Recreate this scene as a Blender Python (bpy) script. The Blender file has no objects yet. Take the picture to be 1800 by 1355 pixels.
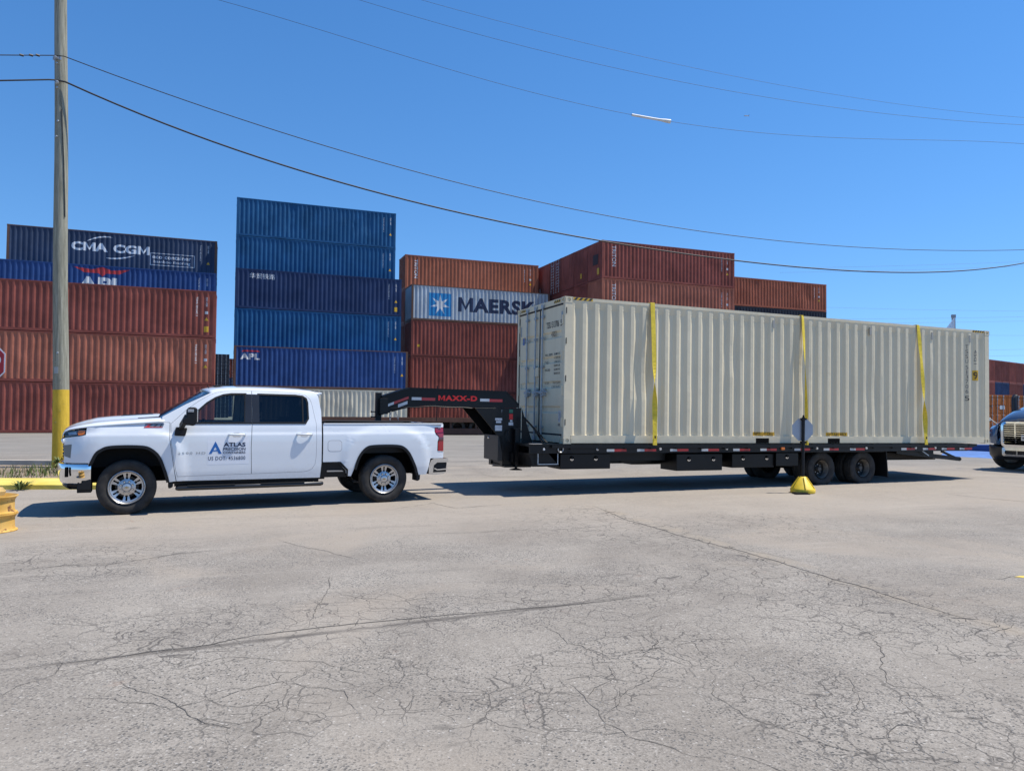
import bpy, bmesh, math, random
from mathutils import Vector, Matrix
random.seed(7)
sc = bpy.context.scene
COL = sc.collection
PI = math.pi
# ------------------------------------------------------------------ camera
F, PITCH, ROLL, CAMH = 1295.646, 0.0312406, 0.0101551, 1.67557
def cam_axes():
    f = Vector((0, math.cos(PITCH), math.sin(PITCH))); u = Vector((0, -math.sin(PITCH), math.cos(PITCH))); x = Vector((1, 0, 0))
    c, s = math.cos(ROLL), math.sin(ROLL)
    return c*x + s*u, -s*x + c*u, f
RX, RU, FW = cam_axes()
cd = bpy.data.cameras.new('camera'); cam = bpy.data.objects.new('camera', cd); COL.objects.link(cam)
cd.sensor_width = 36; cd.lens = F/1800*36; cd.clip_start = 0.1; cd.clip_end = 20000
mw = Matrix.Identity(4)
for i in range(3):
    mw[i][0] = RX[i]; mw[i][1] = RU[i]; mw[i][2] = -FW[i]
mw[2][3] = CAMH
cam.matrix_world = mw
sc.camera = cam
def G(px, py, z=0.0):
    d = FW + RX*((px-900)/F) - RU*((py-677.5)/F)
    t = (z-CAMH)/d.z
    return Vector((d.x*t, d.y*t, z))
# ------------------------------------------------------------------ world, sun, exposure
SUN = Vector((.49, .06, 1.0)).normalized()
elev = math.asin(SUN.z); az = math.atan2(SUN.x, SUN.y)
w = bpy.data.worlds.new("World"); sc.world = w; w.use_nodes = True
nt = w.node_tree; bg = nt.nodes['Background']
sky = nt.nodes.new('ShaderNodeTexSky'); sky.sky_type = 'NISHITA'; sky.sun_disc = False
sky.sun_elevation = elev; sky.sun_rotation = az; sky.air_density = 1.0; sky.dust_density = 0.0; sky.ozone_density = 5.0; sky.altitude = 0
tcw = nt.nodes.new('ShaderNodeTexCoord'); mpw = nt.nodes.new('ShaderNodeMapping'); nt.links.new(tcw.outputs['Generated'], mpw.inputs[0])
mpw.inputs['Scale'].default_value = (1, 1, .78); mpw.inputs['Location'].default_value = (0, 0, .10); nt.links.new(mpw.outputs[0], sky.inputs[0])
hs = nt.nodes.new('ShaderNodeHueSaturation'); hs.inputs['Saturation'].default_value = 1.22; hs.inputs['Hue'].default_value = .502
nt.links.new(sky.outputs[0], hs.inputs['Color']); nt.links.new(hs.outputs[0], bg.inputs[0]); bg.inputs[1].default_value = 0.138
sl = bpy.data.lights.new('sun', 'SUN'); sl.energy = 5.0; sl.angle = math.radians(.53); sl.color = (1.0, .945, .85)
so = bpy.data.objects.new('sun', sl); COL.objects.link(so); so.rotation_euler = SUN.to_track_quat('Z', 'Y').to_euler()
sc.view_settings.view_transform = 'Standard'; sc.view_settings.look = 'None'; sc.view_settings.gamma = 1
sc.view_settings.exposure = 0.33
# ------------------------------------------------------------------ materials
MATS = {}
def nodes(name):
    m = bpy.data.materials.new(name); m.use_nodes = True
    return m, m.node_tree, m.node_tree.nodes['Principled BSDF']
def mixc(nt, a, b, fac):
    n = nt.nodes.new('ShaderNodeMix'); n.data_type = 'RGBA'
    for s, v in ((6, a), (7, b)):
        if hasattr(v, 'is_linked') or hasattr(v, 'links'): nt.links.new(v, n.inputs[s])
        else: n.inputs[s].default_value = (*v, 1)
    if isinstance(fac, (int, float)): n.inputs[0].default_value = fac
    else: nt.links.new(fac, n.inputs[0])
    return n.outputs[2]
def maprange(nt, v, a, b, c=0., d=1.):
    n = nt.nodes.new('ShaderNodeMapRange'); nt.links.new(v, n.inputs[0])
    for i, q in enumerate((a, b, c, d)): n.inputs[i+1].default_value = q
    return n.outputs[0]
def math_(nt, op, a, b=0.):
    n = nt.nodes.new('ShaderNodeMath'); n.operation = op
    for i, v in enumerate((a, b)):
        if isinstance(v, (int, float)): n.inputs[i].default_value = v
        else: nt.links.new(v, n.inputs[i])
    return n.outputs[0]
def coords(nt, scale=(1, 1, 1), rnd=False, kind='Object'):
    tc = nt.nodes.new('ShaderNodeTexCoord'); mp = nt.nodes.new('ShaderNodeMapping')
    nt.links.new(tc.outputs[kind], mp.inputs[0]); mp.inputs['Scale'].default_value = scale
    if rnd:
        oi = nt.nodes.new('ShaderNodeObjectInfo'); cb = nt.nodes.new('ShaderNodeCombineXYZ')
        r = math_(nt, 'MULTIPLY', oi.outputs['Random'], 87.)
        nt.links.new(r, cb.inputs[0]); nt.links.new(r, cb.inputs[2]); nt.links.new(cb.outputs[0], mp.inputs[1])
    return mp.outputs[0]
def noise(nt, vec, scale, detail=4, rough=.55, dist=0):
    n = nt.nodes.new('ShaderNodeTexNoise'); nt.links.new(vec, n.inputs['Vector'])
    n.inputs['Scale'].default_value = scale; n.inputs['Detail'].default_value = detail; n.inputs['Roughness'].default_value = rough; n.inputs['Distortion'].default_value = dist
    return n.outputs[0]
def bump(nt, b, h, strength, dist=.01):
    n = nt.nodes.new('ShaderNodeBump'); nt.links.new(h, n.inputs['Height']); n.inputs['Strength'].default_value = strength; n.inputs['Distance'].default_value = dist
    nt.links.new(n.outputs[0], b.inputs['Normal'])
def plain(name, col, rough=.5, metal=0., coat=0., var=.12, vs=3., spec=.5, trans=0.):
    if name in MATS: return MATS[name]
    m, nt, b = nodes(name)
    b.inputs['Roughness'].default_value = rough; b.inputs['Metallic'].default_value = metal
    b.inputs['Coat Weight'].default_value = coat; b.inputs['Coat Roughness'].default_value = .04
    b.inputs['Specular IOR Level'].default_value = spec
    if trans: b.inputs['Transmission Weight'].default_value = trans
    v = coords(nt); n = noise(nt, v, vs, 5)
    f = maprange(nt, n, .3, .7)
    dark = tuple(c*(1-var) for c in col); lite = tuple(min(1, c*(1+var)) for c in col)
    nt.links.new(mixc(nt, dark, lite, f), b.inputs['Base Color'])
    MATS[name] = m; return m
def painted_steel(name, col, rust=.5, rough=.55, spec=.22, fade=.25, dents=.25):
    """weathered container paint: streaks, chalky fade, rust specks"""
    if name in MATS: return MATS[name]
    m, nt, b = nodes(name)
    v = coords(nt, rnd=True); vs = coords(nt, (1, 1, .12), rnd=True)
    streak = maprange(nt, noise(nt, vs, 5.5, 5, .65), .35, .72)
    big = maprange(nt, noise(nt, v, .55, 3, .6), .3, .7)
    c = mixc(nt, tuple(x*(1-fade*.7) for x in col), tuple(min(1, x*(1+fade)+.012) for x in col), big)
    sc2 = maprange(nt, noise(nt, coords(nt, (1, 1, .35), rnd=True), 2.2, 6, .7, 1.5), .60, .70)
    c = mixc(nt, c, tuple(min(1, x*1.25+.03) for x in col), math_(nt, 'MULTIPLY', sc2, min(.45, .35*rust)))
    drk = maprange(nt, noise(nt, coords(nt, (1.6, 1.6, .7), rnd=True), 1.1, 5, .65, .8), .62, .74)
    c = mixc(nt, c, tuple(x*.35+.008 for x in col), math_(nt, 'MULTIPLY', drk, min(.6, .5*rust)))
    c2 = mixc(nt, c, tuple(x*.55+.02 for x in col), math_(nt, 'MULTIPLY', streak, min(.45, .12+.3*rust)))
    sp = maprange(nt, noise(nt, v, 9., 6, .75), .70-.06*rust, .74-.04*rust)
    reg = maprange(nt, noise(nt, v, .9, 2), .42, .66)
    rf = math_(nt, 'MULTIPLY', math_(nt, 'MULTIPLY', sp, reg), min(1, .85*rust+.1))
    c3 = mixc(nt, c2, (.13, .062, .035), rf)
    nt.links.new(c3, b.inputs['Base Color'])
    nt.links.new(maprange(nt, streak, 0, 1, rough, rough+.2), b.inputs['Roughness'])
    b.inputs['Specular IOR Level'].default_value = spec
    bump(nt, b, noise(nt, v, 2.2, 3), dents, .03)
    MATS[name] = m; return m
WHITE = plain('white_paint', (.685, .71, .735), .30, coat=1., var=.006)
def _dust():
    nt = WHITE.node_tree; b = nt.nodes['Principled BSDF']; src = b.inputs['Base Color'].links[0].from_socket
    v = coords(nt); sp = nt.nodes.new('ShaderNodeSeparateXYZ'); nt.links.new(v, sp.inputs[0])
    z = math_(nt, 'ADD', sp.outputs[2], math_(nt, 'MULTIPLY', noise(nt, coords(nt, (1, 1, 3)), 3, 5, .6), .35))
    d = math_(nt, 'MULTIPLY', maprange(nt, z, .92, .66), maprange(nt, noise(nt, v, 26, 4, .7), .35, .7, .3, 1))
    nt.links.new(mixc(nt, src, (.42, .38, .33), math_(nt, 'MULTIPLY', d, .30)), b.inputs['Base Color'])
    nt.links.new(maprange(nt, d, 0, 1, .32, .6), b.inputs['Roughness'])
_dust()
BLACKP = plain('black_plastic', (.008, .008, .009), .5, spec=.3)
BLACKT = plain('black_trailer_paint', (.0055, .0055, .0062), .36, spec=.30, var=.3)
DARK = plain('dark_void', (.004, .004, .004), .9, spec=.1)
CHROME = plain('chrome', (.75, .77, .8), .07, 1., var=.02)
ALU = plain('machined_aluminium', (.50, .50, .50), .38, .85, var=.05)
STEEL = plain('galvanised_steel', (.42, .44, .46), .4, .7, var=.2, vs=20)
RODM = plain('galvanised_rod', (.33, .37, .40), .45, .3, var=.15, vs=14)
RED = plain('red_reflector', (.33, .012, .016), .35, coat=.3)
SILVER = plain('silver_reflector', (.46, .49, .52), .4)
AMBER = plain('amber_lens', (.6, .15, .012), .2, coat=.6)
REDL = plain('red_lens', (.30, .006, .014), .12, coat=1.)
DRED = plain('dark_red_lens', (.09, .002, .006), .12, coat=1.)
NAVYTXT = plain('navy_lettering', (.016, .022, .06), .4)
BLUELOGO = plain('blue_lettering', (.012, .11, .36), .4)
GREYTXT = plain('grey_lettering', (.30, .31, .33), .35, .4)
REDTXT = plain('red_lettering', (.60, .014, .012), .4)
WHITETXT = plain('white_lettering', (.62, .64, .65), .5, var=.15)
BLACKTXT = plain('black_lettering', (.02, .02, .022), .6)
GREENST = plain('green_sticker', (.03, .16, .1), .5)
YELLOWST = plain('yellow_sticker', (.62, .36, .015), .5)
WHITEST = plain('white_sticker', (.55, .56, .57), .5, var=.2, vs=30)
YSTRAP = plain('yellow_webbing', (.70, .53, .06), .8, var=.16, vs=14, spec=.2)
def tyre_mat():
    m, nt, b = nodes('tyre_rubber')
    v = coords(nt); n = noise(nt, v, 6, 4)
    nt.links.new(mixc(nt, (.014, .013, .012), (.055, .050, .045), maprange(nt, n, .3, .75)), b.inputs['Base Color'])
    b.inputs['Roughness'].default_value = .75; b.inputs['Specular IOR Level'].default_value = .3
    return m
TYRE = tyre_mat()
def glass(name, tint, alpha, rough=.02):
    m, nt, b = nodes(name)
    out = nt.nodes['Material Output']
    tr = nt.nodes.new('ShaderNodeBsdfTransparent'); tr.inputs[0].default_value = (*tint, 1)
    gl = nt.nodes.new('ShaderNodeBsdfGlossy'); gl.inputs['Roughness'].default_value = rough
    gl.inputs[0].default_value = (.9, .95, 1, 1)
    fr = nt.nodes.new('ShaderNodeFresnel'); fr.inputs[0].default_value = 1.5
    mx = nt.nodes.new('ShaderNodeMixShader'); nt.links.new(fr.outputs[0], mx.inputs[0]); nt.links.new(tr.outputs[0], mx.inputs[1]); nt.links.new(gl.outputs[0], mx.inputs[2])
    nt.links.new(mx.outputs[0], out.inputs[0])
    return m
GLASS_F = glass('front_window_glass', (.66, .74, .72), 1)
GLASS_R = glass('tinted_rear_glass', (.10, .11, .12), 1)
GLASS_W = glass('windshield_glass', (.45, .5, .52), 1)
# ------------------------------------------------------------------ mesh helpers
def tag(o, label=None, cat=None, group=None, kind=None):
    if label: o['label'] = label
    if cat: o['category'] = cat
    if group: o['group'] = group
    if kind: o['kind'] = kind
    return o
def thing(name, label, cat, loc=(0, 0, 0), rot=(0, 0, 0), group=None):
    o = bpy.data.objects.new(name, None); COL.objects.link(o); o.empty_display_size = .3
    o.location = loc; o.rotation_euler = rot if hasattr(rot, '__len__') else (0, 0, rot)
    return tag(o, label, cat, group)
def link(name, me, parent=None, mat=None):
    o = bpy.data.objects.new(name, me); COL.objects.link(o); o.parent = parent
    if mat is not None:
        if not me.materials: me.materials.append(mat)
    return o
def rrect(x0, x1, z0, z1, r, n=5):
    pts = []
    for cx, cz, a in ((x1-r, z1-r, 0), (x0+r, z1-r, 90), (x0+r, z0+r, 180), (x1-r, z0+r, 270)):
        for i in range(n+1):
            t = math.radians(a+90*i/n); pts.append((cx+r*math.cos(t), cz+r*math.sin(t)))
    return pts
class MB:
    def __init__(s): s.v = []; s.f = []; s.mi = []; s.mats = []; s.cur = 0
    def m(s, mat):
        if mat not in s.mats: s.mats.append(mat)
        s.cur = s.mats.index(mat); return s
    def add(s, vs, fs):
        k = len(s.v); s.v += [tuple(v) for v in vs]
        for f in fs: s.f.append(tuple(i+k for i in f)); s.mi.append(s.cur)
        return s
    def box(s, x0, x1, y0, y1, z0, z1):
        vs = [(x, y, z) for x in (x0, x1) for y in (y0, y1) for z in (z0, z1)]
        return s.add(vs, [(0, 1, 3, 2), (4, 6, 7, 5), (0, 4, 5, 1), (2, 3, 7, 6), (0, 2, 6, 4), (1, 5, 7, 3)])
    def obox(s, c, ax, ay, az, hx, hy, hz):
        c, ax, ay, az = Vector(c), Vector(ax).normalized(), Vector(ay).normalized(), Vector(az).normalized()
        vs = [c+ax*i*hx+ay*j*hy+az*k*hz for i in (-1, 1) for j in (-1, 1) for k in (-1, 1)]
        return s.add(vs, [(0, 1, 3, 2), (4, 6, 7, 5), (0, 4, 5, 1), (2, 3, 7, 6), (0, 2, 6, 4), (1, 5, 7, 3)])
    def bar(s, a, b, w, h, up=(0, 0, 1)):
        a, b = Vector(a), Vector(b); d = (b-a); L = d.length; d.normalize()
        side = d.cross(Vector(up));
        if side.length < 1e-4: side = d.cross(Vector((0, 1, 0)))
        side.normalize(); u = side.cross(d)
        return s.obox((a+b)/2, d, side, u, L/2, w/2, h/2)
    def prism(s, poly, a, b, ax='y'):
        n = len(poly)
        def P(p, t):
            return (p[0], t, p[1]) if ax == 'y' else ((t, p[0], p[1]) if ax == 'x' else (p[0], p[1], t))
        vs = [P(p, a) for p in poly]+[P(p, b) for p in poly]
        fs = [tuple(range(n)), tuple(range(2*n-1, n-1, -1))]+[(i, (i+1) % n, n+(i+1) % n, n+i) for i in range(n)]
        return s.add(vs, fs)
    def tube(s, pts, r, n=10, cap=True):
        pts = [Vector(p) for p in pts]; rings = []
        rr = r if hasattr(r, '__len__') else [r]*len(pts)
        prev = None; vs = []
        for i, p in enumerate(pts):
            d = (pts[min(i+1, len(pts)-1)]-pts[max(i-1, 0)]).normalized()
            ref = Vector((0, 0, 1)) if abs(d.z) < .95 else Vector((1, 0, 0))
            if prev is None: u = d.cross(ref).normalized()
            else:
                u = (prev - d*prev.dot(d)).normalized()
            prev = u; v = d.cross(u)
            vs += [p+(u*math.cos(2*PI*k/n)+v*math.sin(2*PI*k/n))*rr[i] for k in range(n)]
        fs = [(i*n+k, i*n+(k+1) % n, (i+1)*n+(k+1) % n, (i+1)*n+k) for i in range(len(pts)-1) for k in range(n)]
        if cap: fs += [tuple(range(n-1, -1, -1)), tuple((len(pts)-1)*n+k for k in range(n))]
        return s.add(vs, fs)
    def lathe(s, prof, o=(0, 0, 0), ax='y', n=40, closed=False, a0=0, a1=2*PI):
        o = Vector(o); vs = []
        full = abs(a1-a0-2*PI) < 1e-6; N = n if full else n+1
        for (r, t) in prof:
            for k in range(N):
                a = a0+(a1-a0)*k/n; c, q = r*math.cos(a), r*math.sin(a)
                vs.append(o+Vector({'y': (c, t, q), 'x': (t, c, q), 'z': (c, q, t)}[ax]))
        m = len(prof); fs = []
        for i in range(m if closed else m-1):
            j = (i+1) % m
            for k in range(n):
                k2 = (k+1) % N
                fs.append((i*N+k, i*N+k2, j*N+k2, j*N+k))
        return s.add(vs, fs)
    def grid(s, P, closed=False):
        R, C = len(P), len(P[0]); vs = [p for row in P for p in row]
        fs = [(i*C+j, i*C+j+1, (i+1)*C+j+1, (i+1)*C+j) for i in range(R-1) for j in range(C-1)]
        return s.add(vs, fs)
    def mesh(s, name, mats=None, smooth=None, fixn=True):
        me = bpy.data.meshes.new(name); me.from_pydata(s.v, [], s.f)
        for m in (mats or s.mats): me.materials.append(m)
        if s.mats and not mats: me.polygons.foreach_set('material_index', s.mi)
        if fixn:
            bm = bmesh.new(); bm.from_mesh(me); bmesh.ops.recalc_face_normals(bm, faces=bm.faces); bm.to_mesh(me); bm.free()
        if smooth is not None:
            me.polygons.foreach_set('use_smooth', [True]*len(me.polygons)); me.set_sharp_from_angle(angle=math.radians(smooth))
        me.update(); return me
    def build(s, name, mat=None, parent=None, smooth=None, bevel=0, fixn=True, thick=0):
        o = link(name, s.mesh(name, [mat] if mat else None, smooth, fixn), parent)
        if thick:
            md = o.modifiers.new('thickness', 'SOLIDIFY'); md.thickness = thick; md.offset = 0
        if bevel:
            md = o.modifiers.new('edge', 'BEVEL'); md.width = bevel; md.segments = 2; md.limit_method = 'ANGLE'; md.angle_limit = math.radians(40)
            o.data.polygons.foreach_set('use_smooth', [True]*len(o.data.polygons)); o.data.set_sharp_from_angle(angle=math.radians(35))
            md.harden_normals = True
        return o
# ---- text and outlines as 2D triangle soups
def _glyphs(body, bold, spacing, shear):
    c = bpy.data.curves.new('t', 'FONT'); c.body = body; c.offset = bold*.45; c.space_character = spacing; c.shear = shear; c.resolution_u = 3
    o = bpy.data.objects.new('t', c); COL.objects.link(o)
    dg = bpy.context.evaluated_depsgraph_get(); dg.update()
    me = bpy.data.meshes.new_from_object(o.evaluated_get(dg))
    vs = [(v.co.x, v.co.y) for v in me.vertices]; fs = [tuple(p.vertices) for p in me.polygons]
    bpy.data.objects.remove(o); bpy.data.curves.remove(c); bpy.data.meshes.remove(me)
    return vs, fs
_gc = {}
def glyphs(*a):
    if a not in _gc: _gc[a] = _glyphs(*a)
    return _gc[a]
def text2d(body, bold=0., spacing=1.0, shear=0.):
    if 'M' in body and bold > 0:     # the bold M is drawn as an outline of its own
        vs, fs = [], []; end = lambda t: max(v[0] for v in glyphs(t, 0., spacing, 0.)[0]); i1 = end('I')
        for k, ch in enumerate(body):
            if ch == ' ': continue
            x = end(body[:k]+'I')-i1
            if ch == 'M':
                g = glyphs('M', 0., 1.0, 0.)[0]; b_ = bold*.45; a0, a1 = min(p[0] for p in g)-b_, max(p[0] for p in g)+b_; h0, h1 = min(p[1] for p in g)-b_, max(p[1] for p in g)+b_
                t = .075+2*b_; m = (a0+a1)/2; H_ = h1-h0
                out = [(a0, h0), (a0, h1), (a0+t, h1), (m, h0+H_*.36), (a1-t, h1), (a1, h1), (a1, h0), (a1-t, h0), (a1-t, h0+H_*.62), (m, h0+H_*.36-t*1.25), (a0+t, h0+H_*.62), (a0+t, h0)]
                v, f = poly2d([(p[0]+shear*p[1], p[1]) for p in out])
            else: v, f = glyphs(ch, bold, 1.0, shear)
            n = len(vs); vs += [(p[0]+x, p[1]) for p in v]; fs += [tuple(q+n for q in ff) for ff in f]
    else: vs, fs = glyphs(body, bold, spacing, shear)
    x0 = min(v[0] for v in vs); x1 = max(v[0] for v in vs); y0 = min(v[1] for v in vs); y1 = max(v[1] for v in vs)
    return [((x-x0)/(x1-x0), (y-y0)/(y1-y0)) for x, y in vs], fs
def fit2d(t, x0, x1, z0, z1):
    return [(x0+(x1-x0)*x, z0+(z1-z0)*y) for x, y in t[0]], t[1]
def poly2d(outer, holes=()):
    bm = bmesh.new()
    for L in [outer]+list(holes):
        vs = [bm.verts.new((p[0], 0, p[1])) for p in L]
        for i in range(len(vs)): bm.edges.new((vs[i], vs[(i+1) % len(vs)]))
    bmesh.ops.triangle_fill(bm, use_beauty=True, use_dissolve=False, edges=bm.edges[:])
    bm.verts.index_update()
    r = [(v.co.x, v.co.z) for v in bm.verts], [tuple(v.index for v in f.verts) for f in bm.faces]
    bm.free(); return r
def surf2d(name, t, fn, mat, parent, cutx=(), cutz=(), thick=0., smooth=None, vary=None):
    """a flat shape (x,z) cut along lines and laid on a surface y=fn(x,z); thick>0 makes it a solid plate"""
    bm = bmesh.new(); vs = [bm.verts.new((p[0], 0, p[1])) for p in t[0]]
    for f in t[1]:
        try: bm.faces.new([vs[i] for i in f])
        except ValueError: pass
    xs = [v.co.x for v in bm.verts]; zs = [v.co.z for v in bm.verts]
    for c in cutx:
        if min(xs) < c < max(xs): bmesh.ops.bisect_plane(bm, geom=bm.verts[:]+bm.edges[:]+bm.faces[:], plane_co=(c, 0, 0), plane_no=(1, 0, 0), dist=1e-5)
    for c in cutz:
        if min(zs) < c < max(zs): bmesh.ops.bisect_plane(bm, geom=bm.verts[:]+bm.edges[:]+bm.faces[:], plane_co=(0, 0, c), plane_no=(0, 0, 1), dist=1e-5)
    bmesh.ops.remove_doubles(bm, verts=bm.verts[:], dist=1e-5)
    bm.verts.index_update()
    V = [(v.co.x, v.co.z) for v in bm.verts]; Fs = [[v.index for v in f.verts] for f in bm.faces]
    # consistent winding: facing -y
    out = []
    for f in Fs:
        a = sum(V[f[i]][0]*V[f[(i+1) % len(f)]][1]-V[f[(i+1) % len(f)]][0]*V[f[i]][1] for i in range(len(f)))
        out.append(f if a > 0 else f[::-1])
    bd = [(e.verts[0].index, e.verts[1].index) for e in bm.edges if len(e.link_faces) == 1]
    bm.free()
    mb = MB(); n = len(V)
    mb.add([(x, fn(x, z), z) for x, z in V], out)
    if thick:
        sgn = 1 if fn(V[0][0], V[0][1]) <= 0 or True else -1
        th = thick if not callable(thick) else None
        mb.v += [(x, fn(x, z)+thick, z) for x, z in V]
        mb.f += [tuple(i+n for i in f[::-1]) for f in out]; mb.mi += [0]*len(out)
        for a, b in bd: mb.f.append((a, b, b+n, a+n)); mb.mi.append(0)
    return mb.build(name, mat, parent, smooth=smooth, fixn=bool(thick))
def frange(a, b, s):
    r = []; x = a
    while x < b: r.append(x); x += s
    return r
# ------------------------------------------------------------------ setting: ground
def asphalt():
    m, nt, b = nodes('asphalt')
    v = coords(nt, kind='Object')
    N = nt.nodes
    cells = N.new('ShaderNodeTexVoronoi'); cells.inputs['Scale'].default_value = 95; cells.inputs['Randomness'].default_value = 1; nt.links.new(v, cells.inputs['Vector'])
    cr = N.new('ShaderNodeSeparateColor'); nt.links.new(cells.outputs['Color'], cr.inputs[0])
    fine = noise(nt, v, 140, 3, .7); mid = noise(nt, v, 9, 5, .6); big = noise(nt, v, .55, 5, .6, .6); huge = noise(nt, v, .13, 4, .55)
    base = mixc(nt, (.196, .173, .147), (.292, .262, .224), maprange(nt, big, .34, .66))
    # darker exposed aggregate where the binder is worn
    stone = mixc(nt, (.03, .029, .028), (.41, .378, .335), maprange(nt, cr.outputs[0], .0, .8))
    worn = maprange(nt, noise(nt, v, .75, 4, .6), .42, .68, .25, .85)
    base = mixc(nt, base, stone, math_(nt, 'MULTIPLY', maprange(nt, fine, .38, .6), math_(nt, 'MULTIPLY', worn, .8)))
    # darkest pebbles
    c2 = N.new('ShaderNodeTexVoronoi'); c2.inputs['Scale'].default_value = 52; nt.links.new(v, c2.inputs['Vector'])
    c2r = N.new('ShaderNodeSeparateColor'); nt.links.new(c2.outputs['Color'], c2r.inputs[0])
    pb = math_(nt, 'MULTIPLY', math_(nt, 'LESS_THAN', c2.outputs['Distance'], .42), math_(nt, 'LESS_THAN', c2r.outputs[0], .26))
    base = mixc(nt, base, (.040, .041, .043), math_(nt, 'MULTIPLY', pb, maprange(nt, noise(nt, v, .8, 4, .6), .38, .62, .12, .8)))
    pl2 = math_(nt, 'MULTIPLY', math_(nt, 'LESS_THAN', c2.outputs['Distance'], .35), math_(nt, 'GREATER_THAN', c2r.outputs[1], .86))
    base = mixc(nt, base, (.42, .39, .35), math_(nt, 'MULTIPLY', pl2, .45))
    dk = math_(nt, 'MULTIPLY', math_(nt, 'LESS_THAN', cr.outputs[1], .14), maprange(nt, noise(nt, v, 1.1, 3), .42, .62))
    base = mixc(nt, base, (.05, .052, .056), math_(nt, 'MULTIPLY', dk, .75))
    lt = math_(nt, 'GREATER_THAN', cr.outputs[2], .993)
    base = mixc(nt, base, (.48, .45, .41), math_(nt, 'MULTIPLY', lt, .6))
    # sandy dust band along the truck lane, and other tan drifts
    sp = N.new('ShaderNodeSeparateXYZ'); nt.links.new(v, sp.inputs[0])
    u = math_(nt, 'SUBTRACT', sp.outputs[1], math_(nt, 'MULTIPLY', sp.outputs[0], .28))
    u = math_(nt, 'ADD', u, math_(nt, 'MULTIPLY', noise(nt, v, .5, 4), 3.))
    lane = math_(nt, 'MULTIPLY', maprange(nt, u, 10.6, 12.6), maprange(nt, u, 22., 17., 0, 1))
    lane = math_(nt, 'MULTIPLY', lane, maprange(nt, mid, .3, .62, .55, 1.))
    base = mixc(nt, base, (.325, .282, .235), math_(nt, 'MULTIPLY', lane, .70))
    tan = math_(nt, 'MULTIPLY', maprange(nt, noise(nt, v, .33, 5, .6, 1.), .53, .66), .55)
    base = mixc(nt, base, (.31, .265, .215), tan)
    # broad grey mottling
    base = mixc(nt, base, (.16, .15, .14), math_(nt, 'MULTIPLY', maprange(nt, huge, .52, .75), .16))
    st_ = N.new('ShaderNodeVectorRotate'); st_.rotation_type = 'Z_AXIS'; st_.inputs['Angle'].default_value = -.33; nt.links.new(v, st_.inputs['Vector'])
    mp_ = N.new('ShaderNodeMapping'); mp_.inputs['Scale'].default_value = (.22, 1.9, 1); nt.links.new(st_.outputs[0], mp_.inputs[0])
    sk = noise(nt, mp_.outputs[0], 1.1, 6, .68)
    base = mixc(nt, base, (.12, .11, .10), math_(nt, 'MULTIPLY', maprange(nt, sk, .56, .72), .26))
    base = mixc(nt, base, (.40, .36, .31), math_(nt, 'MULTIPLY', maprange(nt, sk, .42, .28), .35))
    oil = maprange(nt, noise(nt, v, .85, 3, .5, .2), .70, .76)
    base = mixc(nt, base, (.07, .065, .06), math_(nt, 'MULTIPLY', oil, .45))
    # reddish stains
    base = mixc(nt, base, (.25, .15, .11), math_(nt, 'MULTIPLY', maprange(nt, noise(nt, v, 1.9, 4, .6, .5), .67, .78), .45))
    # alligator cracks inside worn patches
    dv = N.new('ShaderNodeTexNoise'); dv.inputs['Scale'].default_value = 3.2; dv.inputs['Detail'].default_value = 4; nt.links.new(v, dv.inputs['Vector'])
    ad = N.new('ShaderNodeVectorMath'); ad.operation = 'MULTIPLY_ADD'; nt.links.new(dv.outputs['Color'], ad.inputs[0]); ad.inputs[1].default_value = (.32, .32, 0); nt.links.new(v, ad.inputs[2])
    def seg(a, b, wob=.12):
        d = (b-a); L = d.length; d.normalize()
        av = N.new('ShaderNodeVectorMath'); av.operation = 'MULTIPLY_ADD'; nt.links.new(dv.outputs['Color'], av.inputs[0]); av.inputs[1].default_value = (wob, wob, 0); nt.links.new(v, av.inputs[2])
        sb = N.new('ShaderNodeVectorMath'); sb.operation = 'SUBTRACT'; nt.links.new(av.outputs[0], sb.inputs[0]); sb.inputs[1].default_value = a+Vector((wob/2, wob/2, 0))
        al = N.new('ShaderNodeVectorMath'); al.operation = 'DOT_PRODUCT'; nt.links.new(sb.outputs[0], al.inputs[0]); al.inputs[1].default_value = d
        ac = N.new('ShaderNodeVectorMath'); ac.operation = 'DOT_PRODUCT'; nt.links.new(sb.outputs[0], ac.inputs[0]); ac.inputs[1].default_value = (-d.y, d.x, 0)
        ends = math_(nt, 'MULTIPLY', maprange(nt, al.outputs['Value'], -.2, .2), maprange(nt, al.outputs['Value'], L-.3, L, 1, 0))
        return math_(nt, 'ABSOLUTE', ac.outputs['Value']), ac.outputs['Value'], ends
    d1, s1_, e1 = seg(G(1040, 888), G(1850, 1128)); d2, s2_, e2 = seg(G(-150, 1196), G(1190, 1040), .06)
    base = mixc(nt, base, (.30, .255, .20), math_(nt, 'MULTIPLY', math_(nt, 'MULTIPLY', maprange(nt, d1, .04, .22, 1, 0), e1), maprange(nt, noise(nt, v, 1.7, 4), .42, .62, 0, .8)))
    base = mixc(nt, base, (.095, .085, .075), math_(nt, 'MULTIPLY', math_(nt, 'MULTIPLY', maprange(nt, d2, .012, .06, 1, 0), e2), maprange(nt, noise(nt, v, 1.2, 4), .35, .6, .25, .85)))
    base = mixc(nt, base, (.40, .38, .35), math_(nt, 'MULTIPLY', math_(nt, 'MULTIPLY', maprange(nt, math_(nt, 'ABSOLUTE', math_(nt, 'ADD', s2_, .075)), .004, .030, 1, 0), e2), maprange(nt, noise(nt, v, 2.9, 5, .7), .52, .66, 0, .35)))
    near1 = math_(nt, 'MULTIPLY', math_(nt, 'MULTIPLY', maprange(nt, s1_, -1.7, -.25, 0, 1.3), maprange(nt, s1_, -.02, .1, 1, 0)), e1)
    masks = near1
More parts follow.
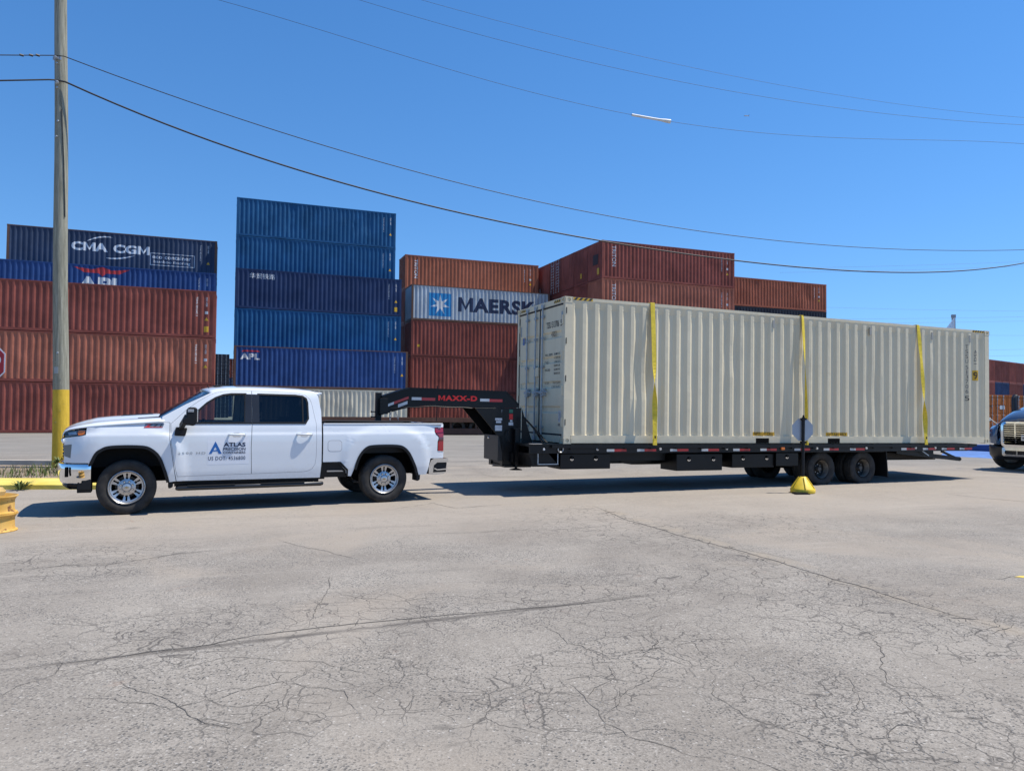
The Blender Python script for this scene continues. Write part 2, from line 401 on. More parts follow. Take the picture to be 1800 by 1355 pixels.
    for (px, py, r) in PATCHES[:99]:
        c = G(px, py)
        d = N.new('ShaderNodeVectorMath'); d.operation = 'DISTANCE'; nt.links.new(v, d.inputs[0]); d.inputs[1].default_value = c
        k = maprange(nt, d.outputs['Value'], r*.45, r, 1, 0)
        masks = k if masks is None else math_(nt, 'MAXIMUM', masks, k)
    tot = None
    for sc_, wd, lo, hi in ((2.6, .0095, .34, .54), (6.2, .018, .38, .56)):
        e = N.new('ShaderNodeTexVoronoi'); e.feature = 'DISTANCE_TO_EDGE'; e.inputs['Scale'].default_value = sc_; nt.links.new(ad.outputs[0], e.inputs['Vector'])
        k = maprange(nt, e.outputs['Distance'], wd*.35, wd*1.6, 1, 0)
        wv = math_(nt, 'MULTIPLY', masks, maprange(nt, noise(nt, v, 1.3*sc_/2.3+.2, 2), lo, hi))
        k = math_(nt, 'MULTIPLY', k, wv)
        tot = k if tot is None else math_(nt, 'MAXIMUM', tot, k)
    base = mixc(nt, base, (.075, .068, .062), math_(nt, 'MULTIPLY', tot, .78))
    # far yard: greyer, coarser
    far = maprange(nt, sp.outputs[1], 22, 27)
    yard = mixc(nt, (.165, .155, .140), (.255, .240, .215), maprange(nt, noise(nt, coords(nt, (.25, 1, 1)), 1.2, 6, .7), .33, .68))
    base = mixc(nt, base, yard, math_(nt, 'MULTIPLY', far, .75))
    nt.links.new(base, b.inputs['Base Color'])
    b.inputs['Roughness'].default_value = .92; b.inputs['Specular IOR Level'].default_value = .2
    h = math_(nt, 'ADD', math_(nt, 'MULTIPLY', cells.outputs['Distance'], .5), math_(nt, 'MULTIPLY', fine, .5))
    h = math_(nt, 'SUBTRACT', h, math_(nt, 'MULTIPLY', tot, 1.2))
    bump(nt, b, h, .55, .006)
    return m
PATCHES = [(1500, 1075, 1.5), (1620, 1090, 1.2), (1000, 1050, 1.3), (700, 1200, .8), (500, 1230, .8), (1450, 1240, .9)]+[(1500, 1060, 1.9), (1250, 1020, 1.3), (1720, 1110, 1.6), (1040, 1190, .95), (1160, 1130, .9), (1700, 1270, .9), (1560, 1300, .7), (1080, 927, 2.0), (640, 1080, 1.2), (300, 1120, 1.3), (900, 1230, .8), (1350, 920, 1.6), (150, 985, 1.4)]
ASPH = asphalt()
gm = MB(); S = 9000
gm.add([(-S, -S, 0), (S, -S, 0), (S, S, 0), (-S, S, 0)], [(0, 1, 2, 3)])
g = gm.build('ground', ASPH, fixn=False); tag(g, 'cracked sun-bleached grey asphalt yard', kind='structure')
# cracks and joints as thin dark ribbons lying on the asphalt
CRK = plain('crack_filler', (.085, .077, .068), .95, var=.4, vs=2)
def wander(pts, step=.06, amp=.05, seed=0):
    r = random.Random(seed); out = []; off = 0
    for a, b in zip(pts[:-1], pts[1:]):
        d = b-a; L = d.length; n = max(2, int(L/step)); side = Vector((-d.y, d.x, 0)).normalized()
        for i in range(n):
            off = off*.86 + r.uniform(-1, 1)*amp*.45
            out.append(a+d*(i/n)+side*off)
    out.append(pts[-1]); return out
def ribbon(mb, pts, w0, z, seed=0, taper=True):
    r = random.Random(seed); L = []; R_ = []
    for i, p in enumerate(pts):
        d = (pts[min(i+1, len(pts)-1)]-pts[max(i-1, 0)]); s = Vector((-d.y, d.x, 0)).normalized()
        k = r.uniform(.35, 1.0)*(min(1, 6*min(i+.3, len(pts)-i-.7)/len(pts)) if taper else 1)
        L.append((p.x+s.x*w0*k/2, p.y+s.y*w0*k/2, z)); R_.append((p.x-s.x*w0*k/2, p.y-s.y*w0*k/2, z))
    mb.grid([L, R_])
cm = MB(); rr = random.Random(3)
def crk(pix, w0, amp=.04, seed=0, z=.003):
    ribbon(cm, wander([G(*p) for p in pix], .05, amp, seed), w0*.75, z, seed)
crk([(1040, 888), (1100, 912), (1190, 940), (1300, 968), (1400, 998), (1500, 1027), (1650, 1072), (1830, 1122)], .03, .03, 1)
crk([(0, 1178), (180, 1158), (370, 1132), (450, 1115), (700, 1090), (900, 1072), (1060, 1058), (1150, 1044)], .022, .02, 2)
crk([(540, 1105), (550, 1075), (575, 1045), (585, 1010)], .010, .03, 3)
crk([(575, 1047), (700, 1055), (800, 1048), (900, 1058), (960, 1075)], .008, .04, 4)
crk([(120, 1228), (300, 1247), (420, 1215), (500, 1195), (600, 1215), (618, 1260)], .008, .05, 5)
crk([(250, 1190), (400, 1155), (560, 1165), (640, 1185)], .007, .04, 6)
crk([(485, 948), (530, 958), (600, 975), (640, 985)], .014, .04, 7)
crk([(0, 1005), (120, 993), (200, 990), (300, 975), (400, 965)], .018, .05, 8)
crk([(0, 1105), (80, 1095), (160, 1098), (230, 1085), (400, 1072), (450, 1085)], .008, .05, 9)
crk([(950, 1095), (1000, 1130), (1070, 1155), (1180, 1140), (1250, 1170)], .008, .05, 10)
crk([(990, 1195), (1030, 1230), (1060, 1262), (1120, 1300), (1200, 1325), (1300, 1335)], .007, .05, 11)
crk([(990, 1195), (1060, 1185), (1110, 1200)], .008, .04, 12)
crk([(1030, 1225), (1075, 1190), (1060, 1165)], .007, .04, 13)
crk([(1270, 1070), (1330, 1085), (1480, 1095), (1550, 1120), (1545, 1160), (1570, 1205), (1700, 1212)], .010, .06, 14)
crk([(1470, 1285), (1550, 1300), (1580, 1280), (1680, 1290), (1800, 1335)], .008, .06, 15)
crk([(1550, 1300), (1590, 1330), (1700, 1340)], .006, .05, 16)
crk([(1570, 1205), (1620, 1245), (1650, 1250), (1760, 1245)], .006, .05, 17)
crk([(1650, 1005), (1750, 1018), (1800, 1012)], .010, .04, 18)
crk([(1660, 868), (1740, 876), (1830, 884)], .035, .04, 19)
crk([(1300, 965), (1400, 985), (1460, 990)], .010, .04, 20)
crk([(690, 895), (760, 884), (800, 893), (905, 886)], .02, .04, 21)
crk([(700, 935), (800, 938), (900, 934), (1000, 930), (1090, 922)], .012, .08, 22)
crk([(840, 832), (870, 838), (930, 839)], .03, .05, 23)
for i in range(24):
    px, py = rr.uniform(-50, 1850), rr.uniform(900, 1345)
    p = G(px, py); a = rr.uniform(0, 2*PI); L = rr.uniform(.3, 1.5)
    pts = [p]; 
    for k in range(5):
        a += rr.uniform(-.7, .7); pts.append(pts[-1]+Vector((math.cos(a), math.sin(a), 0))*L/5)
    ribbon(cm, wander(pts, .04, .035, i+50), rr.uniform(.003, .007), .003, i)
tag(cm.build('pavement_cracks', CRK, fixn=False), 'dark jagged cracks and joints in the asphalt', kind='structure')
# fine scattered grit
gmat = plain('grit', (.22, .21, .195), .9, var=.6, vs=.7)
gmb = MB()
for i in range(2600):
    t = rr.random(); py = 905+(1350-905)*t**1.2; p = G(rr.uniform(-40, 1840), py)
    s = rr.uniform(.002, .006)*(1+p.y*.06); a = rr.uniform(0, PI)
    ca, sa = math.cos(a)*s, math.sin(a)*s
    gmb.add([(p.x+ca, p.y+sa, .001), (p.x-sa, p.y+ca, .001), (p.x-ca, p.y-sa*.8, .001), (p.x+sa*.7, p.y-ca, .001), (p.x, p.y, s*.8)], [(0, 1, 4), (1, 2, 4), (2, 3, 4), (3, 0, 4)])
tag(gmb.build('gravel', gmat, fixn=False), 'fine loose grit scattered over the asphalt', kind='stuff')
# yellow paint mark at the frame edge
ym = MB(); a = G(1783, 1014)
ym.prism([(a.x, a.y), (a.x+.10, a.y+.05), (a.x+.6, a.y+.07), (a.x+.75, a.y-.06), (a.x+.12, a.y-.05)], .001, .004, 'z')
tag(ym.build('yellow_road_marking', plain('yellow_road_paint', (.60, .43, .07), .8, var=.3, vs=12)), 'worn yellow paint mark on the asphalt', kind='structure')
# ------------------------------------------------------------------ containers
CH, CS, CW = 2.896, 2.591, 2.438
PIT = [.325, .24]
def corr(x, L, x0=.165):
    n = round((L-2*x0)/PIT[0]); p = (L-2*x0)/n
    if x <= x0 or x >= L-x0: return 0.
    u = ((x-x0)/p+.13) % 1.0
    a = PIT[1]
    if u < a: return 0.
    if u < .50: return (u-a)/(.5-a)
    if u < .5+a: return 1.
    return 1-(u-.5-a)/(.5-a)
def folds(L, x0=.165):
    n = round((L-2*x0)/PIT[0]); p = (L-2*x0)/n; r = [x0]
    for i in range(n+1):
        for q in (PIT[1], .50, .5+PIT[1], 1.0):
            x = x0+p*(i+q-.13)
            if x0 < x < L-x0: r.append(x)
    r.append(L-x0); return sorted(r)
DEP = .043
def zf(z, H):
    a, b = .165, H-.065
    return max(0., min(1., (b-z)/.16, (z-a+.03)/.03))
def wall_y(x, z, L, H): return .012+DEP*corr(x, L)*zf(z, H)
def wall_mesh(L, H, dents=()):
    X = folds(L); Z = [.16, .19, H-.225, H-.17, H-.115, H-.065, H-.055]
    if dents: Z = sorted(set(Z+[.19+i*(H-.42)/14 for i in range(1, 14)]))
    mb = MB(); P = []
    for z in Z:
        row = []
        for x in X:
            y = wall_y(x, z, L, H)
            for (dx, dz, r, a) in dents:
                d = math.hypot((x-dx)/r, (z-dz)/(r*2.2)); y += a*max(0, 1-d*d)
            row.append((x, y, z))
        P.append(row)
    mb.grid(P); return mb.mesh('side_wall', fixn=False)
def frame_mb(L, H, holes=False):
    mb = MB(); W = CW; e = .004
    for x0, x1 in ((.01, .165), (L-.165, L-.01)):
        for y0, y1 in ((.004, .09), (W-.09, W-.004)): mb.box(x0, x1, y0, y1, .118, H-.118)
    for y0, y1 in ((.008, .055), (W-.055, W-.008)):
        mb.box(.178, L-.178, y0, y1, .012, .165); mb.box(.178, L-.178, y0, y1, H-.067, H-.006)
    for x0, x1 in ((.008, .07), (L-.07, L-.008)):
        mb.box(x0, x1, .162, W-.162, .012, .15); mb.box(x0, x1, .162, W-.162, H-.115, H-.006)
    # corner castings with real openings
    for x0 in (0, L-.178):
        for y0 in (0, W-.162):
            for z0 in (0, H-.118):
                if not holes: mb.box(x0, x0+.178, y0, y0+.162, z0, z0+.118); continue
                x1, y1, z1 = x0+.178, y0+.162, z0+.118
                mb.box(x0+.02, x1-.02, y0+.02, y1-.02, z0+.02, z1-.02)
                for yy, yi in ((y0, y0+.02), (y1, y1-.02)):
                    o_, i_ = rrect(x0, x1, z0, z1, .012, 3), rrect(x0+.052, x1-.052, z0+.02, z1-.02, .03, 3)
                    n = len(o_)
                    vs = [(p[0], yy, p[1]) for p in o_]+[(p[0], yy, p[1]) for p in i_]+[(p[0], yi, p[1]) for p in i_]+[(p[0], yi, p[1]) for p in o_]
                    mb.add(vs, [q for k in range(n) for q in ((k, (k+1) % n, n+(k+1) % n, n+k), (n+k, n+(k+1) % n, 2*n+(k+1) % n, 2*n+k), (k, (k+1) % n, 3*n+(k+1) % n, 3*n+k))])
                for xx, xi in ((x0, x0+.02), (x1, x1-.02)):
                    o_, i_ = rrect(y0, y1, z0, z1, .012, 3), rrect(y0+.045, y1-.045, z0+.02, z1-.02, .03, 3)
                    n = len(o_)
                    vs = [(xx, p[0], p[1]) for p in o_]+[(xx, p[0], p[1]) for p in i_]+[(xi, p[0], p[1]) for p in i_]+[(xi, p[0], p[1]) for p in o_]
                    mb.add(vs, [q for k in range(n) for q in ((k, (k+1) % n, n+(k+1) % n, n+k), (n+k, n+(k+1) % n, 2*n+(k+1) % n, 2*n+k), (k, (k+1) % n, 3*n+(k+1) % n, 3*n+k))])
                mb.add([(x0+.01, y0+.01, z0), (x1-.01, y0+.01, z0), (x1-.01, y1-.01, z0), (x0+.01, y1-.01, z0), (x0+.01, y0+.01, z1), (x1-.01, y0+.01, z1), (x1-.01, y1-.01, z1), (x0+.01, y1-.01, z1)], [(0, 1, 2, 3), (4, 5, 6, 7)])
    return mb
def end_mesh(H):
    W = CW; ys = [.09]; p = (W-.18)/9
    for i in range(9):
        for q in (.15, .35, .65, .85): ys.append(.09+p*(i+q))
    ys.append(W-.09)
    f = lambda y: 0 if ((y-.09)/p) % 1 < .151 or ((y-.09)/p) % 1 > .849 or y in (ys[0], ys[-1]) else 1
    mb = MB(); P = []
    for z, k in ((.15, 0), (.17, 1), (H-.22, 1), (H-.13, 0), (H-.11, 0)):
        row = []
        for i, y in enumerate(ys):
            d = 0 if i in (0, len(ys)-1) else (1 if (i-1) % 4 in (1, 2) else 0)
            row.append((.02+.042*d*k, y, z))
        P.append(row)
    mb.grid(P); return mb.mesh('end_wall', fixn=False)
def door_mesh(H, half):
    """one door leaf, closed, in the plane x=.02; half 0 = y small"""
    W = CW; y0, y1 = (.10, W/2-.008) if half == 0 else (W/2+.008, W-.10)
    zs = [.155]; ds = [0]; mb = MB(); z0, z1 = .20, H-.17
    n = 5 if H > 2.7 else 4
    P = [(.155, 0)]
    step = (z1-z0)/n
    for i in range(1, n):
        c = z0+step*i
        P += [(c-.12, 0), (c-.085, 1), (c+.0, 1), (c+.035, 0)]
    P.append((H-.12, 0))
    yA, yB = y0+.11, y1-.11; rows = []
    for z, d in P:
        rows.append([(.025, y0, z), (.025, yA-.03, z), (.025+.03*d, yA, z), (.025+.03*d, yB, z), (.025, yB+.03, z), (.025, y1, z)])
    mb.grid(rows)
    for a, b in ((y0, y0), (y1, y1)): mb.add([(.025, a, .155), (.025, a, H-.12), (.07, a, H-.12), (.07, a, .155)], [(0, 1, 2, 3)])
    mb.add([(.025, y0, .155), (.025, y1, .155), (.07, y1, .155), (.07, y0, .155)], [(0, 1, 2, 3)])
    mb.add([(.025, y0, H-.12), (.025, y1, H-.12), (.07, y1, H-.12), (.07, y0, H-.12)], [(0, 1, 2, 3)])
    return mb
def rod_mb(y, H, n=8, x=-.004):
    mb = MB(); mb.tube([(x, y, .05), (x, y, H-.04)], .017, n)
    for z in (.06, H-.09): mb.box(x-.022, x+.03, y-.045, y+.045, z-.035, z+.05)
    for z in (.30, .95, 1.55, 2.15, H-.30):
        if z < H-.2: mb.box(x-.02, x+.03, y-.05, y+.05, z-.022, z+.022)
    return mb
_mc = {}
def cmesh(k, fn):
    if k not in _mc: _mc[k] = fn()
    return _mc[k]
_fr = random.Random(21)
def far_wall(L, H):
    k = _fr.randrange(5)
    def mk():
        r = random.Random(100+k+int(L*10)); d = [(r.uniform(1.8, L-1.6), r.uniform(.4, H-.5), r.uniform(.12, .5), r.uniform(-.03, .05)) for i in range(9+3*k)]
        return wall_mesh(L, H, tuple(d))
    return cmesh(('w', L, H, k), mk)
def oset(o, mat):
    o.material_slots[0].link = 'OBJECT'; o.material_slots[0].material = mat
def container(loc, yaw, mat, label, group=None, L=12.192, H=CH, doors=False, fmat=None, cat='container', name='shipping_container', wall=None, pitch=0., holes=False, rods=True, clean=False):
    t = thing(name, label, cat, loc, (0, pitch, yaw), group)
    fm = fmat or mat
    def part(n, me, m):
        if not me.materials: me.materials.append(mat)
        o = link(n, me, t); oset(o, m); return o
    part('frame', cmesh(('f', L, H, holes), lambda: frame_mb(L, H, holes).mesh('frame')), fm)
    part('side_wall', wall or (cmesh(('w', L, H, PIT[0]), lambda: wall_mesh(L, H)) if clean else far_wall(L, H)), mat)
    o = part('side_wall', cmesh(('w', L, H, PIT[0]), lambda: wall_mesh(L, H)), mat); o.rotation_euler = (0, 0, PI); o.location = (L, CW, 0)
    def roof():
        mb = MB(); P = []
        for y in (.05, CW-.05): P.append([(x, y, H-.025-.018*corr(x, L)) for x in folds(L)])
        mb.grid(P); return mb.mesh('roof', fixn=False)
    part('roof', cmesh(('r', L, H, PIT[0]), roof), mat)
    part('floor', cmesh(('fl', L, H), lambda: MB().box(.07, L-.07, .056, CW-.056, .08, .15).mesh('floor')), DARK)
    if doors:
        for h in (0, 1): part('door', cmesh(('d', H, h), lambda: door_mesh(H, h).mesh('door')), mat)
        if rods:
            for y in (.42, .98, CW-.98, CW-.42): part('lock_rod', cmesh(('rod', H, y), lambda: rod_mb(y, H, 5).mesh('lock_rod')), RODM)
    else: part('end_wall', cmesh(('e', H), lambda: end_mesh(H)), mat)
    o = part('end_wall', cmesh(('e', H), lambda: end_mesh(H)), mat); o.rotation_euler = (0, 0, PI); o.location = (L, CW, 0)
    return t
def on_wall(name, t2, parent, mat, L=12.192, H=CH, lift=.004):
    return surf2d(name, t2, lambda x, z: wall_y(x, z, L, H)-lift, mat, parent, cutx=folds(L), cutz=(.19, H-.225, H-.17, H-.115))
def txt(s, x0, x1, z0, z1, bold=.0, sp=1.0, shear=0.): return fit2d(text2d(s, bold, sp, shear), x0, x1, z0, z1)
def vtext(s, x, w_, z1, h, gap, bold=.02):
    """characters stacked one below another"""
    V = []; Fs = []
    for i, ch in enumerate(s):
        if ch == ' ': continue
        cw = w_*(.35 if ch in '1I' else 1)
        v, f = txt(ch, x-cw/2, x+cw/2, z1-i*(h+gap)-h, z1-i*(h+gap), bold); k = len(V); V += v; Fs += [tuple(a+k for a in q) for q in f]
    return V, Fs
def turned(s, x, w_, z0, z1, bold=.02):
    """a line of writing turned to run downwards"""
    v, f = text2d(s, bold); return [(x-w_/2+w_*b, z1-(z1-z0)*a) for a, b in v], f
def tri(x, z, s): return [(x-s, z), (x+s, z), (x, z+1.7*s)], [(0, 1, 2)]
def quad(x0, x1, z0, z1): return [(x0, z0), (x1, z0), (x1, z1), (x0, z1)], [(0, 1, 2, 3)]
REDC = painted_steel('rust_red_paint', (.232, .058, .040), 1.2, fade=.4)
REDB = painted_steel('brick_red_paint', (.325, .105, .062), 1.0, fade=.35)
REDD = painted_steel('dark_maroon_paint', (.165, .040, .028), 1.2, fade=.3)
REDO = painted_steel('orange_brown_paint', (.31, .092, .046), .8, fade=.25)
BLUE = painted_steel('mid_blue_paint', (.004, .076, .19), .5, fade=.3)
BLUD = painted_steel('navy_paint', (.012, .032, .095), .5, fade=.3)
BLUA = painted_steel('royal_blue_paint', (.016, .060, .20), 1.2, fade=.3)
BLUC = painted_steel('slate_navy_paint', (.030, .050, .095), .7, fade=.3)
MGREY = painted_steel('pale_grey_paint', (.40, .45, .49), 1.2, fade=.25)
BEIGEF = painted_steel('weathered_beige_paint', (.62, .56, .43), .5, fade=.2)
ORANGE = painted_steel('orange_paint', (.40, .115, .02), 1.0, fade=.3)
BLACKC = painted_steel('blackish_navy_paint', (.018, .022, .032), .8, fade=.3)
BEIGE = painted_steel('clean_beige_paint', (.69, .605, .43), .25, .42, fade=.06, dents=.35)
RFRAME = painted_steel('rusty_brown_frame_paint', (.14, .075, .05), 1.3, fade=.3)
ORD = ['bottom', 'second', 'third', 'fourth', 'fifth', 'sixth']
def stack(org, yaw, rows, desc, group, off=0., rowp=2.55, mirror=False, xs=None):
    """rows: list (front to back) of lists (bottom to top) of dicts"""
    out = {}; dx, dy = math.cos(yaw), math.sin(yaw)
    for r, tiers in enumerate(rows):
        z = 0.02
        for k, c in enumerate(tiers):
            L = c.get('L', 12.192); H = c.get('H', CH)
            lx = (-L if mirror else 0)+c.get('x', 0)+(xs[r] if xs else 0); ly = (rowp[r] if hasattr(rowp, '__len__') else r*rowp)+c.get('y', 0)
            loc = (org[0]+dx*lx-dy*ly, org[1]+dy*lx+dx*ly, z+c.get('z', 0))
            row = ['front row', 'second row', 'third row', 'fourth row', 'fifth row', 'sixth row'][r]
            lab = c.get('label') or f"{c['n']} container, {ORD[k]} tier, {row}, {desc}"
            out[r, k] = container(loc, yaw, c['m'], lab, group, L=L, H=H, doors=c.get('d', False), fmat=c.get('f'), clean=any(q in lab for q in ('letter', 'logo', 'chinese')))
            z += H+.018
    return out
def C(m, n, **k): return dict(m=m, n=n, **k)
# --- stack by the utility pole
A0 = (-18.38, 45.5); YA = .364250
L45 = 13.716
sA = stack(A0, YA, [
    [C(REDC, 'rust red', label='rust red container at ground level behind the utility pole and the pickup bonnet'), C(REDB, 'lighter brick red', label='brick red container with pale scrapes, one up from the ground behind the utility pole', f=REDC), C(REDC, 'dark rust red', label='rust red container with dents, third up, under the blue wing logo container')],
    [C(REDD, 'maroon', L=L45, H=CS), C(REDC, 'rust red', L=L45), C(REDD, 'maroon', L=L45), C(BLUA, 'royal blue', L=L45, label='royal blue container with red wing logo and half hidden white letters')],
    [C(REDC, 'rust red', L=L45, H=CS), C(REDD, 'maroon', L=L45), C(REDC, 'rust red', L=L45), C(BLUD, 'navy', L=L45), C(BLUC, 'slate navy', L=L45, f=RFRAME, label='slate navy container with white shipping line lettering and boxed eco note')],
], 'stack behind the utility pole', 'containers stacked behind the utility pole', mirror=True, rowp=(0, 9.0, 11.6), xs=(0, -.2, -.25))
def marks(t, L, x, kind, H=CH, s=1.0):
    """small number, triangle and plate decals by the door-side end"""
    on_wall('lettering', turned('TGHU 821645 3', x-.55, .10*s, H*.45, H*.86), t, WHITETXT, L, H)
    on_wall('lettering', turned('22G1 4300', x, .10*s, H*.66, H*.86), t, WHITETXT, L, H)
    on_wall('warning_sticker', tri(x, H*.36, .12), t, YELLOWST, L, H)
    if 'p' in kind: on_wall('weight_plate', quad(x-.13, x+.13, H*.12, H*.24), t, YELLOWST, L, H)
    if 'w' in kind: on_wall('white_sticker', quad(x-.09, x+.09, H*.5, H*.56), t, WHITEST, L, H)
marks(sA[0, 2], 12.192, 11.65, 'pw'); marks(sA[0, 1], 12.192, 11.65, 'w'); marks(sA[2, 4], L45, 13.1, ''); marks(sA[1, 3], L45, 13.1, '')
t = sA[2, 4]
def pz(*a): return a
on_wall('lettering', txt('CMA', 3.95, 6.30, 1.42, 2.06, .11), t, WHITETXT, L45)
on_wall('lettering', txt('CGM', 6.65, 9.05, 1.42, 2.06, .11), t, WHITETXT, L45)
def arc2(x0, z0, x1, z1, hgt, wd, n=14):
    V = []; 
    for i in range(n+1):
        u = i/n; x = x0+(x1-x0)*u; z = z0+(z1-z0)*u+hgt*4*u*(1-u); w_ = wd*math.sin(PI*(.06+.94*u))**.7 if wd > 0 else -wd*math.sin(PI*(.94*u))**.7
        V.append((x, z, w_))
    vs = [(x, z+w_/2) for x, z, w_ in V]+[(x, z-w_/2) for x, z, w_ in V]
    return vs, [(i, i+1, n+2+i, n+1+i) for i in range(n)]
on_wall('swoosh', arc2(4.95, 2.14, 6.6, 2.52, .16, .10), t, WHITETXT, L45)
on_wall('swoosh', arc2(6.2, 1.00, 8.1, 1.34, -.12, .10), t, WHITETXT, L45)
on_wall('lettering', txt('eco container', 9.25, 11.9, 1.22, 1.50, .04, 1.05), t, WHITETXT, L45)
on_wall('lettering', txt('bamboo flooring', 9.35, 11.85, .84, 1.12, .01, 1.05), t, WHITETXT, L45)
for q in (quad(9.10, 12.15, 1.60, 1.64), quad(9.10, 12.15, .72, .76), quad(9.10, 9.14, .76, 1.60), quad(12.11, 12.15, .76, 1.60)):
    on_wall('label_border', q, t, WHITETXT, L45)
t = sA[1, 3]
def wings(x, z, w_, h):
    P = [(-1, .5), (-.35, .28), (-.12, .5), (0, .62), (.12, .5), (.35, .28), (1, .5), (.62, -.12), (.14, -.12), (.02, -.5), (-.12, -.12), (-.62, -.12)]
    return poly2d([(x+a*w_/2, z+b*h) for a, b in P])
on_wall('wing_logo', wings(6.30, 2.42, 3.5, .60), t, plain('logo_red', (.45, .03, .03), .5), L45)
on_wall('lettering', txt('APL', 4.80, 7.75, 1.0, 2.08, .10), t, WHITETXT, L45)
# --- blue stack
B0 = (-19.1813, 50.6478); YB = YA
sB = stack(B0, YA, [
    [C(BEIGEF, 'pale beige', label='pale beige container at ground level behind the pickup cab'), C(BLUA, 'royal blue', f=RFRAME, label='scuffed royal blue container with white letters and red bar on the beige one')],
    [C(BLUD, 'navy'), C(REDC, 'rust red'), C(BLUE, 'mid blue', label='mid blue container without lettering just above the royal blue lettered one'), C(BLUD, 'navy', label='navy container with white chinese characters')],
    [C(REDC, 'rust red'), C(BLUD, 'navy'), C(REDD, 'maroon'), C(BLUE, 'mid blue'), C(BLUE, 'mid blue', label='mid blue container between the topmost one and the navy one with chinese characters'), C(BLUE, 'mid blue', label='mid blue container topmost of the tall blue stack')],
], 'tall blue stack', 'containers of the tall blue stack')
for k in ((1, 2), (1, 3), (2, 4), (2, 5), (0, 1)): marks(sB[k], 12.192, 11.75, 'p' if k == (1, 3) else '', s=.9)
on_wall('lettering', txt('华贸铁路', .98, 2.75, 2.20, 2.60, .012), sB[1, 3], WHITETXT)
on_wall('lettering', txt('APL', .42, 1.72, 1.95, 2.38, .10), sB[0, 1], WHITETXT)
on_wall('red_bar', poly2d([(.50, 2.48), (.62, 2.60), (1.62, 2.60), (1.74, 2.48), (1.5, 2.50), (.8, 2.50)]), sB[0, 1], plain('logo_red', (.45, .03, .03), .5))
# --- third stack
TR_ = 'TRITON'
sC = stack((-8.19387, 59.35957), YA, [
    [C(REDC, 'rust red', label='rust red container low down behind the black gooseneck beam'), C(REDC, 'brick red', f=REDD, label='brick red container with dark stains just above the gooseneck beam'), C(REDC, 'dark brick red', label='dark brick red container directly under the pale grey lettered one', f=REDD), C(MGREY, 'pale grey', f=RFRAME, label='pale grey container with blue star square and large dark lettering')],
    [C(REDD, 'maroon'), C(REDC, 'rust red'), C(REDD, 'maroon'), C(REDC, 'rust red'), C(REDO, 'orange-brown', label='orange-brown container on top, over the pale grey lettered one')],
], 'stack behind the gooseneck', 'containers stacked behind the gooseneck')
on_wall('lettering', turned('TRITON', .95, .30, .95, 2.55, .02), sC[1, 4], WHITETXT)
marks(sC[1, 4], 12.192, 11.4, 'w', s=.8)
on_wall('weight_plate', quad(.55, .75, .75, .95), sC[0, 2], YELLOWST)
t = sC[0, 3]
on_wall('logo_square', quad(1.45, 3.35, .42, 2.30), t, plain('star_blue', (.02, .22, .48), .5))
st = [(2.40+(.86 if i % 2 == 0 else .30)*math.cos(PI/2+i*PI/7), 1.36+(.86 if i % 2 == 0 else .30)*math.sin(PI/2+i*PI/7)) for i in range(14)]
on_wall('star', poly2d(st), t, WHITETXT, lift=.007)
on_wall('lettering', txt('MAERSK', 3.95, 10.9, .88, 2.10, .10, 1.08), t, NAVYTXT)
# --- fourth stack, seen from its end
rowsD = []
for r in range(6):
    m5 = [REDC, REDC, REDC, REDD, REDC, REDB][r]; ms = [REDB, REDC, REDC, REDD, REDC, REDC][r]
    rowsD.append([C(REDD, 'maroon'), C(REDC, 'rust red'), C(REDD, 'maroon'), C(ms, 'brick red'), C(m5, 'rust red', d=(r == 3))])
rowsD[0][4]['label'] = 'dark rust red container with turned white lettering, topmost of the stack behind the beige container'
rowsD[0][3]['label'] = 'brick red container with turned white lettering, half hidden by the beige container roof'
rowsD[3][4]['label'] = 'maroon container end with columns of white writing on its doors, on the top tier'
sD = stack((6.7484, 55.71678), YA, rowsD, 'tall stack behind the beige container', 'containers stacked behind the beige container', rowp=2.5)
for k in ((0, 4), (0, 3)):
    on_wall('lettering', turned('TRITON', 1.05, .30, .95, 2.55, .02), sD[k], WHITETXT); marks(sD[k], 12.192, 11.5, 'w', s=.8)
def on_end(name, y0, y1, z0, z1, parent, mat, x=.012, s=None):
    t2 = txt(s, y0, y1, z0, z1, .02) if s else quad(y0, y1, z0, z1)
    mb = MB(); mb.add([(x, CW-a, b) for a, b in t2[0]], t2[1]); return mb.build(name, mat, parent, fixn=False)
for i in range(9):
    z = 2.45-.24*i; on_end('lettering', .35, .35+.62, z, z+.10, sD[3, 4], WHITETXT, s='45G1 XK')
    on_end('lettering', 1.4, 2.05, z, z+.09, sD[3, 4], WHITETXT, s='26,580 KG')
on_end('vent_panel', .9, 1.75, 1.15, 1.95, sD[0, 4], plain('vent_dark', (.05, .03, .03), .8))
on_end('weight_plate', 1.6, 1.95, .35, .85, sD[0, 4], YELLOWST)
on_end('white_sticker', .3, .5, .5, .9, sD[4, 4], WHITEST); on_end('yellow_sticker', 1.2, 1.45, .5, .9, sD[1, 4], YELLOWST)
# --- fifth stack
sE = stack((18.2, 64.9), YA, [[C(REDD, 'maroon', H=CS), C(REDC, 'rust red', H=CS), C(REDD, 'maroon'), C(BLACKC, 'blackish', label='blackish container, a thin strip under the orange-brown one over the beige roof'), C(REDO, 'orange-brown', H=CS, label='orange-brown container standing alone on top beside the higher maroon stack', x=.0)]],
           'lower stack beyond the beige container', 'containers of the lower stack beyond')
marks(sE[0, 4], 12.192, 11.3, 'w', H=CS, s=.8)
